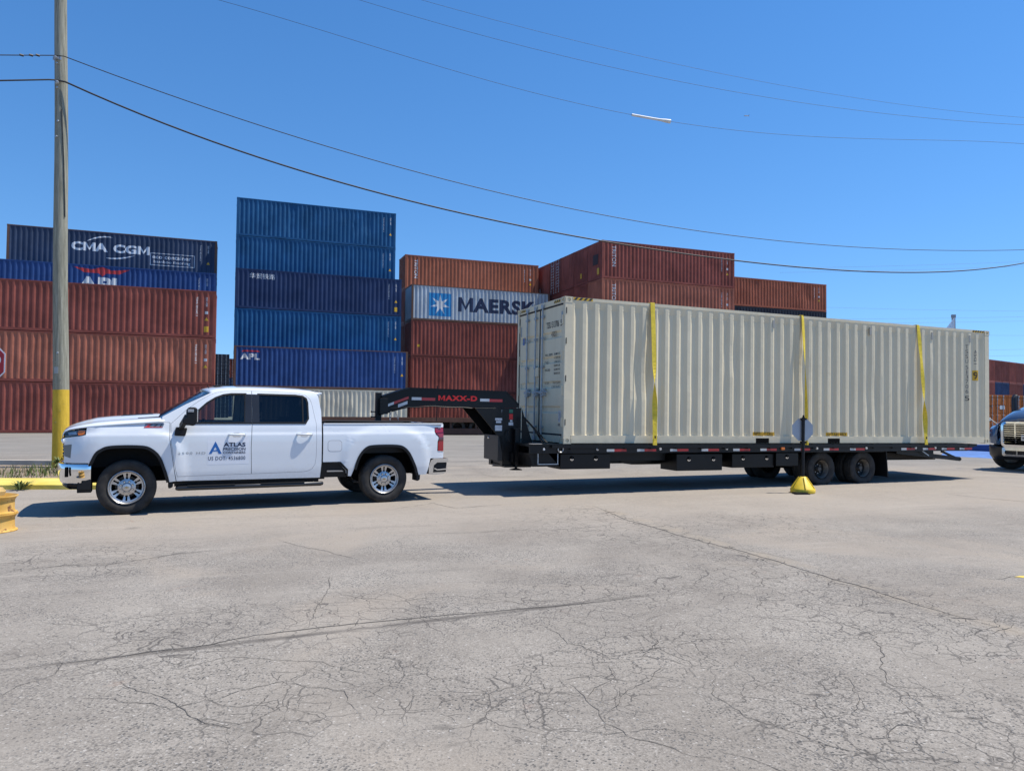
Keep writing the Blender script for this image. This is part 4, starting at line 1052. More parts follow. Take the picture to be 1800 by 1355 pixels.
def spline(pts, n=5):
    out = []; P = [Vector(p) for p in pts]
    for i in range(len(P)-1):
        p0, p1, p2, p3 = P[max(0, i-1)], P[i], P[i+1], P[min(len(P)-1, i+2)]
        for k in range(n):
            t = k/n; out.append(tuple(.5*((2*p1)+(p2-p0)*t+(2*p0-5*p1+4*p2-p3)*t*t+(3*p1-p0-3*p2+p3)*t**3)))
    out.append(tuple(P[-1])); return out
def panel(name, outer, holes=(), off=0., thick=.03, mat=WHITE, side=-1, parent=None, res=.07, smooth_=30, t2=None):
    t2 = t2 or poly2d(outer, holes)
    f = (lambda x, z: -(W(x, z)+off)) if side < 0 else (lambda x, z: W(x, z)+off)
    return surf2d(name, t2, f, mat, parent or pk, cutx=frange(-1.0, 5.4, res), cutz=frange(.30, 2.0, res*.7)+[1.205, 1.24, 1.385], thick=thick*(-side), smooth=smooth_)
def ze(x):   # top edge of the front wing
    t = (x+.84)/1.3
    return 1.262+.145*min(1, max(0, t))**.55
FEND = [(-.86, .83), (-.52, .80)]+[p for p in spline(AF[1:])][0:]+[(.68, .49), (.66, .60), (.625, .82), (.575, 1.15), (.575, 1.395)]+[(x, ze(x)) for x in (.46, .3, .15, 0, -.15, -.3, -.45, -.6, -.7)]+[(-.74, 1.268), (-.56, 1.30), (-.56, 1.235), (-.60, 1.215), (-.80, 1.195), (-.82, 1.0), (-.82, .9)]
FEND = [(-.84, .80), (-.52, .80)]+spline(AF[1:])+[(.68, .49), (.66, .60), (.625, .82), (.575, 1.15), (.575, 1.400)]+[(x, ze(x)) for x in (.46, .3, .15, 0, -.15, -.3, -.45, -.55)]+[(-.56, 1.215), (-.62, 1.200), (-.845, 1.17), (-.85, 1.0)]
DOORS = spline([(.60, 1.12), (.595, 1.385)], 1)+[(.83, 1.618), (.99, 1.74), (1.15, 1.842), (1.26, 1.885), (1.38, 1.905), (1.55, 1.915), (1.80, 1.920), (2.30, 1.908), (2.55, 1.892), (2.67, 1.862), (2.74, 1.80), (2.775, 1.70), (2.81, 1.50), (2.835, 1.385), (2.838, 1.1), (2.832, .80), (2.815, .70), (2.77, .63), (2.70, .595), (2.62, .583), (1.8, .572), (.70, .562), (.675, .66), (.64, .85)]
CAB = [(.585, .49), (2.905, .475), (2.925, .72), (2.925, 1.385), (2.925, 1.59), (2.885, 1.84), (2.86, 1.895), (2.80, 1.915), (2.6, 1.935), (2.2, 1.952), (1.75, 1.957), (1.45, 1.950), (1.28, 1.932), (1.146, 1.868), (.80, 1.69), (.47, 1.495), (.43, 1.42), (.58, 1.405), (.582, 1.15), (.632, .82), (.668, .60), (.685, .49)]
CAB = [(.69, .49), (2.905, .475), (2.925, .72), (2.925, 1.385), (2.925, 1.59), (2.885, 1.84), (2.86, 1.895), (2.80, 1.915), (2.6, 1.935), (2.2, 1.952), (1.75, 1.957), (1.45, 1.950), (1.28, 1.932), (1.146, 1.868), (.80, 1.69), (.47, 1.495), (.46, 1.41), (.582, 1.405), (.582, 1.15), (.632, .82), (.668, .60)]
# doors split along the B line
def split_front(): return [(1.797, .572), (.70, .562), (.675, .66), (.64, .85), (.60, 1.12), (.595, 1.385), (.83, 1.618), (.99, 1.74), (1.15, 1.842), (1.26, 1.885), (1.38, 1.905), (1.55, 1.915), (1.797, 1.920), (1.797, 1.385), (1.785, 1.0)]
def split_rear(): return [(1.803, 1.920), (2.30, 1.908), (2.55, 1.892), (2.67, 1.862), (2.74, 1.80), (2.775, 1.70), (2.81, 1.50), (2.835, 1.385), (2.838, 1.1), (2.832, .80), (2.815, .70), (2.77, .63), (2.70, .595), (2.62, .583), (1.803, .572), (1.791, 1.0), (1.803, 1.385)]
WF = [(.86, 1.402), (.93, 1.50), (1.02, 1.62), (1.12, 1.715), (1.25, 1.80), (1.36, 1.845), (1.48, 1.865), (1.70, 1.868), (1.685, 1.402)]
WRr = [(1.905, 1.402), (1.905, 1.866), (2.50, 1.858), (2.62, 1.842), (2.675, 1.805), (2.695, 1.74), (2.70, 1.47), (2.655, 1.402)]
BED = [(2.95, .716), (3.224, .709), (3.34, .583), (3.35, .49), (3.43, .484)]+spline(AR[1:-1])+[(4.655, .47), (4.80, .475), (4.84, .60), (4.88, .76), (5.14, .76), (5.145, .875), (5.03, .878), (5.015, .90), (5.02, 1.06), (5.045, 1.11), (5.035, 1.15), (4.985, 1.19), (4.965, 1.23), (4.965, 1.315), (5.145, 1.32), (5.15, 1.375), (5.05, 1.388), (4.0, 1.392), (2.95, 1.390)]
TAIL = [(4.978, 1.305), (5.14, 1.31), (5.14, .885), (5.04, .888), (5.028, .91), (5.032, 1.05), (5.058, 1.11), (5.048, 1.16), (4.995, 1.20), (4.978, 1.235)]
def band(arch, w_):
    a = spline(arch, 4); cx = sum(p[0] for p in arch)/len(arch); o_ = a
    i_ = []
    for k, p in enumerate(a):
        q0, q1 = Vector(a[max(0, k-1)]), Vector(a[min(len(a)-1, k+1)]); t_ = (q1-q0).normalized(); nrm = Vector((t_.y, -t_.x)); 
        if nrm.dot(Vector((cx, .5))-Vector(p)) < 0: nrm = -nrm
        i_.append((p[0]+nrm.x*w_, max(.42, p[1]+nrm.y*w_)))
    return o_+i_[::-1]
GAP = plain('panel_gap', (.01, .01, .011), .8)
for side in (-1, 1):
    panel('fender', FEND, side=side)
    panel('cab_side', CAB, [inset(DOORS, -.003)], side=side)
    panel('door_gap', inset(DOORS, -.012), [inset(WF, .012), inset(WRr, .012)], off=-.022, thick=.004, mat=GAP, side=side, res=.12)
    fd = panel('front_door', inset(split_front(), .001), [WF], side=side, res=.06)
    rd = panel('rear_door', inset(split_rear(), .001), [WRr], side=side, res=.06)
    panel('window_glass', inset(WF, -.008), off=-.012, thick=0, mat=GLASS_F, side=side, parent=fd, res=.2)
    panel('window_glass', inset(WRr, -.008), off=-.012, thick=0, mat=GLASS_R, side=side, parent=rd, res=.2)
    for poly, dpar in ((WF, fd), (WRr, rd)):
        panel('window_seal', inset(poly, -.018), [inset(poly, .010)], off=.003, thick=.01, mat=BLACKP, side=side, parent=dpar, res=.15)
    panel('pillar_trim', [(1.69, 1.39), (1.705, 1.868), (1.795, 1.868), (1.795, 1.39)], off=.004, thick=.01, mat=plain('gloss_black_trim', (.022, .022, .024), .22), side=side, parent=fd)
    panel('pillar_trim', [(1.805, 1.39), (1.805, 1.868), (1.915, 1.866), (1.915, 1.39)], off=.004, thick=.01, mat=plain('gloss_black_trim', (0, 0, 0)), side=side, parent=rd)
    panel('sail_trim', [(.80, 1.39), (.865, 1.50), (.95, 1.60), (1.0, 1.62), (.93, 1.49), (.90, 1.40)], off=.005, thick=.01, mat=BLACKP, side=side, parent=fd)
    panel('glass_divider', [(2.605, 1.40), (2.605, 1.85), (2.630, 1.846), (2.630, 1.40)], off=.0, thick=.008, mat=BLACKP, side=side, parent=rd)
    panel('belt_molding', [(.80, 1.380), (.80, 1.402), (1.795, 1.402), (1.795, 1.380)], off=.010, thick=.012, mat=BLACKP, side=side, parent=fd)
    panel('belt_molding', [(1.805, 1.380), (1.805, 1.402), (2.68, 1.402), (2.66, 1.380)], off=.010, thick=.012, mat=BLACKP, side=side, parent=rd)
    panel('bed_side', BED, side=side)
    panel('wheel_arch_trim', band(AF[1:], .045), off=.014, thick=.05, mat=BLACKP, side=side)
    panel('wheel_arch_trim', band(AR[1:], .045), off=.014, thick=.05, mat=BLACKP, side=side)
    panel('rocker_panel', [(.66, .40), (2.9, .40), (2.9, .51), (.66, .51)], off=-.07, thick=.03, mat=BLACKP, side=side)
    # corner step behind the cab
    panel('corner_step', [(2.915, .47), (3.36, .47), (3.36, .60), (3.24, .73), (2.915, .735)], off=-.05, thick=.02, mat=BLACKP, side=side)
    panel('step_trim', [(3.02, .565), (3.30, .565), (3.28, .585), (3.03, .59)], off=-.015, thick=.04, mat=ALU, side=side)
    panel('rear_step_trim', [(3.345, .49), (3.375, .49), (3.375, .60), (3.25, .735), (2.945, .735), (2.945, .712), (3.224, .705), (3.345, .583)], off=.006, thick=.03, mat=BLACKP, side=side)
    tl = panel('tail_lamp', TAIL, off=.006, thick=.06, mat=REDL, side=side, res=.04)
    panel('lamp_lens', [(5.045, 1.135), (5.14, 1.14), (5.14, 1.075), (5.05, 1.075)], off=.010, thick=.01, mat=DRED, side=side, parent=tl)
    panel('lamp_lens', [(4.99, 1.225), (5.14, 1.235), (5.14, 1.215), (5.0, 1.205)], off=.010, thick=.01, mat=DRED, side=side, parent=tl)
    # fuel door (driver side only)
    if side < 0:
        FD = rrect(3.03, 3.265, .912, 1.098, .05)
        panel('fuel_door', inset(FD, .003), off=.0018, thick=.004, side=side); panel('fuel_door_gap', inset(FD, -.004), off=.0006, thick=.004, mat=plain('seam_grey', (.30, .31, .33), .6), side=side)
    for hx, par in ((1.44, fd), (2.51, rd)):
        panel('handle_cup', rrect(hx+.06, hx+.19, 1.165, 1.245, .038), off=.0015, thick=.004, mat=plain('handle_recess', (.50, .51, .53), .3, coat=.6), side=side, parent=par, res=.2)
        y = W(hx, 1.21)
        mb = MB(); P = []
        for i in range(11):
            t_ = i/10; x = hx+.255*t_; o_ = .012+.042*math.sin(PI*min(1, max(0, t_)))**.5
            P.append((x, side*(y+o_), 1.208))
        mb.tube(P, [.010+.010*math.sin(PI*i/10)**.6 for i in range(11)], 8)
        mb.box(hx-.004, hx+.02, min(side*y, side*(y+.03)), max(side*y, side*(y+.03)), 1.195, 1.222); mb.box(hx+.235, hx+.262, min(side*y, side*(y+.03)), max(side*y, side*(y+.03)), 1.195, 1.222)
        mb.build('door_handle', WHITE, par, smooth=50)
    # mirror
    yb = W(.75, 1.29); s = side
    mr = bpy.data.objects.new('door_mirror', None); COL.objects.link(mr); mr.parent = pk
    mb = MB()
    P = [(.66, s*(yb-.01), 1.27), (.70, s*(yb+.06), 1.28)]
    mb.prism([(.64, 1.20), (.80, 1.19), (.83, 1.32), (.66, 1.335)], s*(yb-.01), s*(yb+.055))
    mb.build('mirror_base', BLACKP, mr, bevel=.02)
    mb = MB(); mb.bar((.73, s*(yb+.03), 1.30), (.80, s*(yb+.27), 1.45), .07, .05); mb.bar((.73, s*(yb+.03), 1.36), (.80, s*(yb+.27), 1.52), .05, .04); mb.build('mirror_arm', BLACKP, mr, bevel=.012)
    mb = MB()
    mb.prism([(.765, 1.38), (.905, 1.355), (.945, 1.40), (.955, 1.61), (.93, 1.648), (.83, 1.645), (.80, 1.60), (.795, 1.50), (.745, 1.47), (.735, 1.40)], s*(yb+.14), s*(yb+.36))
    mb.build('mirror_housing', BLACKP, mr, bevel=.025)
    mb = MB()
    for z in (1.575, 1.600): mb.box(.815, .90, min(s*(yb+.355), s*(yb+.366)), max(s*(yb+.355), s*(yb+.366)), z, z+.013)
    mb.build('marker_lens', WHITEST, mr)
    mb = MB(); mb.box(.950, .962, min(s*(yb+.16), s*(yb+.34)), max(s*(yb+.16), s*(yb+.34)), 1.42, 1.61); mb.build('mirror_glass', CHROME, mr)
    # running board and mud flaps
    mb = MB(); y = .99
    mb.tube([(.69, s*(y-.02), .375), (.72, s*y, .375), (2.92, s*y, .375), (2.95, s*(y-.02), .375)], [.030, .038, .038, .030], 12)
    mb.box(.85, 1.55, s*y-.05, s*y+.05, .405, .418); mb.box(1.95, 2.65, s*y-.05, s*y+.05, .405, .418)
    for x in (.95, 1.8, 2.7): mb.bar((x, s*(y-.02), .37), (x, s*.62, .52), .05, .03)
    mb.build('running_board', plain('satin_black_tube', (.016, .016, .017), .3, coat=.3), pk, smooth=40)
    for x, z0 in ((.575, .38), (4.62, .36)):
        mb = MB(); mb.prism([(x, .62), (x+.05, .60), (x+.075, .54), (x+.065, z0+.02), (x+.03, z0), (x, z0)], s*.74, s*1.0); mb.build('mud_flap', BLACKP, pk, bevel=.01)
    # head lamp wraps round the corner
    HL = [(-.835, 1.180), (-.62, 1.204), (-.578, 1.222), (-.562, 1.25), (-.562, 1.292), (-.60, 1.297), (-.855, 1.262)]
    hl = panel('headlight', HL, off=-.012, thick=.02, mat=plain('lamp_black', (.02, .02, .024), .12, coat=1.), side=side, res=.03)
    panel('amber_marker', [(-.66, 1.212), (-.605, 1.217), (-.575, 1.235), (-.572, 1.282), (-.655, 1.278), (-.672, 1.245)], off=-.008, thick=.008, mat=AMBER, side=side, parent=hl, res=.03)
    panel('lamp_reflector', [(-.79, 1.21), (-.68, 1.222), (-.69, 1.262), (-.73, 1.256), (-.80, 1.245)], off=-.008, thick=.008, mat=plain('lamp_silver', (.35, .37, .40), .2, .7), side=side, parent=hl, res=.03)
    # lamp surround below: chrome-ish strip and grey vertical duct
    panel('front_trim', [(-.86, 1.09), (-.745, 1.10), (-.745, 1.168), (-.865, 1.160)], off=.002, thick=.02, mat=WHITE, side=side, res=.04)
    panel('air_duct', [(-.84, .90), (-.755, .87), (-.745, 1.075), (-.86, 1.06)], off=.004, thick=.01, mat=plain('duct_grey', (.17, .18, .17), .45), side=side, res=.04)
# bonnet
mb = MB(); P = []
XS = [-.875, -.865, -.84, -.78, -.70, -.58, -.42, -.25, -.08, .10, .27, .42, .50]
def hood_row(x):
    we = W(max(x, -.84), 1.33)-(.02 if x < -.85 else 0); z = ze(max(x, -.84))
    drop = -.085 if x < -.87 else (-.04 if x < -.86 else 0)
    k = min(1, max(.0, (x+.90)/.5))**.6
    ys = [(1., .0), (.985, .022), (.955, .042), (.90, .055), (.78, .066), (.62, .074), (.52, .100), (.40, .118), (.2, .124), (0, .126)]
    r = [(x-.035*(1-a*a), -we*a, z+b*k+drop) for a, b in ys]
    return r+[(p[0], -p[1], p[2]) for p in r[-2::-1]]
for x in XS: P.append(hood_row(x))
mb.grid(P); hood = mb.build('bonnet', WHITE, pk, smooth=28, thick=.012)
mb = MB(); mb.prism([(-.12, ze(0)+.128), (.34, ze(.3)+.142), (.34, ze(.3)+.10), (-.12, ze(0)+.09)], -.36, .36); mb.build('bonnet_vent', BLACKP, hood, bevel=.008)
mb = MB()
for s in (-1, 1): mb.prism([(.12, ze(.2)+.080), (.44, ze(.4)+.092), (.44, ze(.4)+.05), (.12, ze(.2)+.05)], s*.50, s*.70)
mb.build('cowl', BLACKP, pk, bevel=.01)
mb = MB(); P = []
for x, z in ((.36, 1.44), (.50, 1.47)): P.append([(x-.12*(1-(y/.88)**2), y, z+.02*(1-(y/.88)**2)) for y in [-.88+.11*i for i in range(17)]])
mb.grid(P); mb.build('cowl_panel', BLACKP, pk)
# windscreen, roof, back of cab
mb = MB(); P = []
for t_ in [i/6 for i in range(7)]:
    r = []
    for k in range(17):
        a = -1+k/8; x = (.47+(1.155-.47)*t_)-.16*(1-a*a)*(1-.35*t_); z = 1.470+(1.885-1.470)*t_+.035*(1-a*a)*t_
        r.append((x, a*(.900+(.795-.900)*t_), z))
    P.append(r)
mb.grid(P); mb.build('windscreen', GLASS_W, pk, smooth=40)
mb = MB(); P = []
RXS = [(1.155, 1.880, .16*.65), (1.20, 1.905, .10), (1.28, 1.928, .09), (1.45, 1.948, .05), (1.75, 1.957, 0), (2.2, 1.953, 0), (2.6, 1.938, 0), (2.78, 1.922, 0), (2.86, 1.908, 0), (2.90, 1.895, 0), (2.905, 1.85, 0)]
for x, z, b in RXS:
    r = []
    for k in range(21):
        a = -1+k/10; we = W(1.75, min(z, 1.957))+.004
        r.append((x-b*(1-a*a), a*we, z+.055*(1-abs(a)**2.4)*(1 if x < 2.85 else .6)-(.012 if abs(a) > .99 else 0)))
    P.append(r)
mb.grid(P); roof = mb.build('roof', WHITE, pk, smooth=40, thick=.012)
mb = MB(); mb.prism([(2.80, 1.93), (2.97, 1.915), (2.975, 1.89), (2.90, 1.86), (2.80, 1.88)], -.72, .72); mb.build('roof_spoiler', WHITE, pk, bevel=.012)
mb = MB(); mb.box(2.885, 2.91, -.93, .93, .60, 1.45); mb.box(2.875, 2.90, -.80, .80, 1.80, 1.90)
for s in (-1, 1): mb.prism([(s*.93, 1.45), (s*.70, 1.45), (s*.66, 1.80), (s*.80, 1.80)], 2.88, 2.905, 'x')
mb.build('cab_back', WHITE, pk)
mb = MB(); mb.box(2.886, 2.892, -.70, .70, 1.45, 1.80); mb.build('rear_window', GLASS_R, pk)
for y in (-.35, 0, .35):
    mb = MB(); mb.obox((1.30, y, 1.995), (1, 0, 0), (0, 1, 0), (0, 0, 1), .05, .07, .022); mb.build('roof_marker_lamp', BLACKP, pk, bevel=.012)
mb = MB(); mb.tube([(1.16, -.50, 1.96), (1.13, -.50, 2.02)], .006, 6); mb.obox((1.45, 0, 2.015), (1, 0, 0), (0, 1, 0), (0, 0, 1), .07, .03, .02); mb.build('aerial', BLACKP, pk, bevel=.004)
# front end
def plan(x_mid, x_side, w_, n=12, e=2.6):
    return [(x_side-(x_side-x_mid)*(1-abs(-1+2*i/n)**e), (-1+2*i/n)*w_) for i in range(n+1)]
def sweep(name, rows, mat, smooth_=35, bevel=0, thick=0, parent=None):
    mb = MB(); mb.grid([[(x, y, z) for x, y in pl] for pl, z in rows]); return mb.build(name, mat, parent or pk, smooth=smooth_, thick=thick)
sweep('grille', [(plan(-.885, -.80, .83), .78), (plan(-.90, -.81, .83), 1.0), (plan(-.90, -.82, .82), 1.20)], DARK, thick=.01)
for z in (.90, .96, 1.02): sweep('grille_bar', [(plan(-.905, -.825, .80), z), (plan(-.92, -.835, .80), z+.012), (plan(-.905, -.825, .80), z+.024)], BLACKP)
sweep('grille_chrome_bar', [(plan(-.92, -.85, .86), 1.085), (plan(-.935, -.86, .86), 1.12), (plan(-.92, -.85, .86), 1.155)], WHITE, thick=.01)
for s in (-1, 1):
    mb = MB()
    for i in range(5): mb.obox((-.845+.0*i, s*.80, .90+.045*i), (1, 0, 0), (0, 1, 0), (0, 0, 1), .018, .02, .012)
    mb.build('grille_tooth', BLACKP, pk)
# chrome bumper
def bplan(d_, n=26):
    P = []
    for i in range(n+1):
        a = -1+2*i/n; s = 1 if a > 0 else -1; q = abs(a)
        if q > .62:
            t_ = (q-.62)/.38; P.append((-.865+.385*t_**.9+d_*(1-t_)*0, s*(.82+.175*math.sin(t_*PI/2)-d_)))
        else: P.append((-.975+.11*(q/.62)**3+d_, s*.82*q/.62*(1-d_*0)))
    return P
sweep('bumper', [(bplan(.05), .785), (bplan(.01), .775), (bplan(0.), .745), (bplan(.0), .66), (bplan(.012), .58), (bplan(.035), .50), (bplan(.06), .47)], CHROME, 50, thick=.006)
sweep('bumper_lower', [(bplan(.055), .50), (bplan(.07), .44), (bplan(.12), .40)], BLACKP, thick=.006)
for s in (-1, 1): MB().box(-.66, -.47, s*.815-.115, s*.815+.115, .35, .50).build('air_dam', BLACKP, pk, bevel=.01)
for s in (-1, 1): MB().prism([(-.635, .495), (-.475, .555), (-.475, .40), (-.66, .40)], s*.962, s*.985).build('bumper_valance', BLACKP, pk, bevel=.008)
for s in (-1, 1):
    mb = MB(); mb.obox((-.80, s*.905, .665), Vector((1, s*-.62, 0)), Vector((s*.62, 1, 0)), (0, 0, 1), .026, .012, .075); mb.build('bumper_slot', DARK, pk, bevel=.01)
sweep('front_fascia', [(bplan(.07), .78), (bplan(.08), .80), (bplan(.12), .86), (bplan(.13), .90)], WHITE, 40, thick=.01)
# bed
mb = MB(); mb.box(2.96, 5.08, -.80, .80, .86, .88)
for s in (-1, 1): mb.box(2.96, 5.08, min(s*.80, s*.82), max(s*.80, s*.82), .88, 1.36); mb.box(3.5, 4.6, min(s*.56, s*.80), max(s*.56, s*.80), .88, 1.12)
mb.box(2.94, 2.96, -.94, .94, .6, 1.385)
mb.build('bed_liner', BLACKP, pk)
mb = MB()
for s in (-1, 1): mb.box(2.95, 5.12, min(s*.80, s*.962), max(s*.80, s*.962), 1.372, 1.398)
mb.build('bed_rail_cap', BLACKP, pk, bevel=.008)
mb = MB()
for s in (-1, 1): mb.box(2.96, 5.12, min(s*.955, s*.972), max(s*.955, s*.972), 1.368, 1.392)
mb.build('bed_top_edge', WHITE, pk, bevel=.004)
mb = MB(); mb.tube([(3.0, -.87, 1.425), (3.6, -.86, 1.418), (4.4, -.85, 1.41)], .022, 8); mb.build('tonneau_roll', BLACKP, pk)
mb = MB(); mb.box(5.085, 5.15, -.80, .80, .80, 1.385); mb.build('tailgate', WHITE, pk, bevel=.012)
# rear bumper
mb = MB()
for s in (-1, 1):
    V2 = [(4.86, .47), (4.86, .62), (4.90, .72), (4.96, .758), (5.22, .752), (5.24, .70), (5.22, .68), (5.02, .68), (4.955, .63), (4.94, .50), (5.18, .505), (5.16, .475), (5.0, .455)]
    v_, f_ = poly2d(V2); mb.add([(x, s*.975, z) for x, z in v_], f_); n = len(V2)
    mb.add([(x, s*.975, z) for x, z in V2]+[(x, s*.72, z) for x, z in V2], [(i, (i+1) % n, n+(i+1) % n, n+i) for i in range(n)])
mb.box(5.16, 5.24, -.95, .95, .68, .75)
rb = mb.build('rear_bumper', CHROME, pk, bevel=.008)
mb = MB()
for s in (-1, 1): mb.prism([(4.93, .50), (4.95, .63), (5.02, .685), (5.215, .685), (5.20, .50)], s*.80, s*.95); 
mb.box(5.10, 5.2, -.8, .8, .52, .68); mb.build('bumper_pad', BLACKP, rb)
mb = MB()
for s in (-1, 1): mb.bar((4.96, s*.985, .575), (5.02, s*.985, .548), .012, .022); mb.bar((5.02, s*.985, .548), (5.215, s*.985, .560), .012, .022)
mb.build('bumper_step_trim', CHROME, rb)
# chassis, wheel housings, interior
mb = MB(); mb.box(-.75, 5.05, -.52, .52, .46, .74); mb.box(.62, 3.0, -.90, .90, .44, .56); mb.tube([(4.036, -.8, .42), (4.036, .8, .42)], .09, 12); mb.tube([(0, -.75, .42), (0, .75, .42)], .07, 12); mb.box(-.6, .55, -.55, .55, .7, 1.2)
mb.lathe([(0, -.15), (.17, -.1), (.17, .1), (0, .15)], (4.036, 0, .42), 'y', 16); mb.tube([(2.0, .5, .42), (4.3, .5, .42), (4.9, .75, .47)], .045, 8)
mb.build('chassis', plain('chassis_black', (.008, .008, .008), .8), pk)
for arch, x0, x1 in ((AF, -.5, .57), (AR, 3.48, 4.62)):
    for s in (-1, 1):
        a = spline(arch, 3); mb = MB()
        mb.grid([[(x, s*.955, z) for x, z in a], [(x, s*.52, z) for x, z in a]]); v_, f_ = poly2d(a); mb.add([(x, s*.53, z) for x, z in v_], f_)
        mb.build('wheel_housing', plain('liner_black', (.006, .006, .006), .95, spec=.1), pk)
SEAT = plain('seat_cloth', (.085, .08, .075), .9); 
mb = MB(); mb.box(.62, 2.86, -.90, .90, .60, .66); mb.box(.45, .80, -.86, .86, 1.0, 1.36); mb.box(.72, .95, -.28, .28, .9, 1.28)
mb.build('dashboard', SEAT, pk, bevel=.03)
for y in (-.42, .42):
    mb = MB(); mb.box(1.25, 1.75, y-.25, y+.25, .82, .98); mb.prism([(1.66, .95), (1.80, .95), (1.98, 1.52), (1.90, 1.55), (1.84, 1.52)], y-.25, y+.25); mb.prism([(1.90, 1.56), (2.0, 1.56), (2.01, 1.74), (1.94, 1.75)], y-.13, y+.13); mb.build('front_seat', SEAT, pk, bevel=.03)
mb = MB(); mb.box(2.15, 2.55, -.72, .72, .85, .99); mb.prism([(2.50, .95), (2.66, .95), (2.80, 1.50), (2.70, 1.52)], -.72, .72)
for y in (-.48, .48): mb.prism([(2.73, 1.53), (2.80, 1.53), (2.81, 1.68), (2.75, 1.68)], y-.12, y+.12)
mb.build('rear_seat', SEAT, pk, bevel=.03)
mb = MB(); c_ = Vector((1.02, -.42, 1.28)); ax = Vector((-.9, 0, .42)).normalized(); u = Vector((0, 1, 0)); v = ax.cross(u)
pts = [c_+(u*math.cos(a)+v*math.sin(a))*.185 for a in [i*PI/12 for i in range(25)]]; mb.tube(pts, .016, 6, cap=False); mb.bar(c_-u*.18, c_+u*.18, .03, .02); mb.bar(c_, c_-v*.17, .03, .02); mb.tube([c_, (.78, -.42, 1.15)], .03, 8)
mb.build('steering_wheel', BLACKP, pk)
mb = MB(); mb.box(1.06, 1.08, -.12, .12, 1.70, 1.77); mb.build('rear_view_mirror', BLACKP, pk)
# wheels
def pickup_wheel(x, s):
    t2 = bpy.data.objects.new('wheel', None); COL.objects.link(t2); t2.parent = pk; t2.location = (x, s*.845, .415)
    mb = MB(); mb.lathe(tyre_prof(.415, .265, .250), (0, 0, 0), 'y', 64); mb.build('tyre', TYRE, t2, smooth=50)
    q = lambda v: v*s
    mb = MB(); mb.m(ALU).lathe([(.246, q(.10)), (.256, q(.128)), (.248, q(.134)), (.236, q(.122)), (.226, q(.085))], (0, 0, 0), 'y', 64)
    mb.m(plain('rim_barrel', (.055, .055, .06), .4, .6)).lathe([(.225, q(.10)), (.20, q(.06)), (.20, q(-.10))], (0, 0, 0), 'y', 48)
    mb.m(DARK).lathe([(.20, q(-.06)), (0, q(-.06))], (0, 0, 0), 'y', 24)
    mb.m(plain('brake_rust', (.10, .085, .075), .5, .5)).lathe([(.165, q(-.01)), (.165, q(-.03)), (0, q(-.03))], (0, 0, 0), 'y', 32)
    # face with six big windows and six small slots
    N = 96; rad = [.070, .098, .108, .124, .152, .184, .210, .228]
    dep = [.098, .094, .090, .082, .084, .090, .098, .104]
    def solid(i, k):
        a = ((i+.5)/N*6) % 1.0; r = (rad[k]+rad[k+1])/2
        d1 = min(a, 1-a); d2 = abs(a-.5)
        if r > .120 and r < .212 and d2*r*2*PI/6 < .028+.022*(r-.12)/.08: return False
        if r > .135 and r < .205 and d1*r*2*PI/6 < .014: return False
        return True
    V = []; Fs = []
    for l in (0, 1):
        for k in range(len(rad)):
            for i in range(N):
                a = 2*PI*i/N+PI/2; V.append((rad[k]*math.cos(a), q(dep[k]-l*.022), rad[k]*math.sin(a)))
    K = len(rad); idx = lambda l, k, i: l*K*N+k*N+(i % N)
    for k in range(K-1):
        for i in range(N):
            if not solid(i, k): continue
            Fs.append((idx(0, k, i), idx(0, k, i+1), idx(0, k+1, i+1), idx(0, k+1, i)))
            for (kk, ii, e) in ((k, i-1, (idx(0, k, i), idx(0, k+1, i), idx(1, k+1, i), idx(1, k, i))), (k, i+1, (idx(0, k, i+1), idx(0, k+1, i+1), idx(1, k+1, i+1), idx(1, k, i+1)))):
                if not solid(ii % N, kk): Fs.append(e)
            if k+1 < K-1 and not solid(i, k+1): Fs.append((idx(0, k+1, i), idx(0, k+1, i+1), idx(1, k+1, i+1), idx(1, k+1, i)))
            if k > 0 and not solid(i, k-1): Fs.append((idx(0, k, i), idx(0, k, i+1), idx(1, k, i+1), idx(1, k, i)))
    mb.m(ALU).add(V, Fs)
    mb.m(ALU).lathe([(.0, q(.118)), (.045, q(.116)), (.058, q(.110)), (.064, q(.098)), (.075, q(.092))], (0, 0, 0), 'y', 32)
    rim = mb.build('rim', None, t2, smooth=38, fixn=False)
    mb = MB()
    for i in range(8):
        mb = MB(); a = i*PI/4+PI/8; c_ = (.088*math.cos(a), 0, .088*math.sin(a)); mb.m(CHROME).tube([(c_[0], q(.085), c_[2]), (c_[0], q(.112), c_[2])], .0105, 6)
        mb.m(DARK).lathe([(.0, q(.0975)), (.0155, q(.0970))], (c_[0], 0, c_[2]), 'y', 8)
        mb.build('lug_nut', None, rim)
    bt = [(-.026, -.008), (-.010, -.008), (-.008, -.013), (.010, -.013), (.012, -.008), (.028, -.008), (.024, .006), (.010, .006), (.008, .012), (-.010, .012), (-.012, .006), (-.028, .006)]
    mb = MB(); v_, f_ = poly2d([(a*1.1, b*1.1) for a, b in bt]); mb.add([(a, q(.1215), b) for a, b in v_], f_); mb.build('centre_badge', plain('dull_gold', (.35, .24, .10), .4, .6), rim, fixn=False)
    return t2
for x in (0, 4.036):
    for s in (-1, 1): pickup_wheel(x, s)
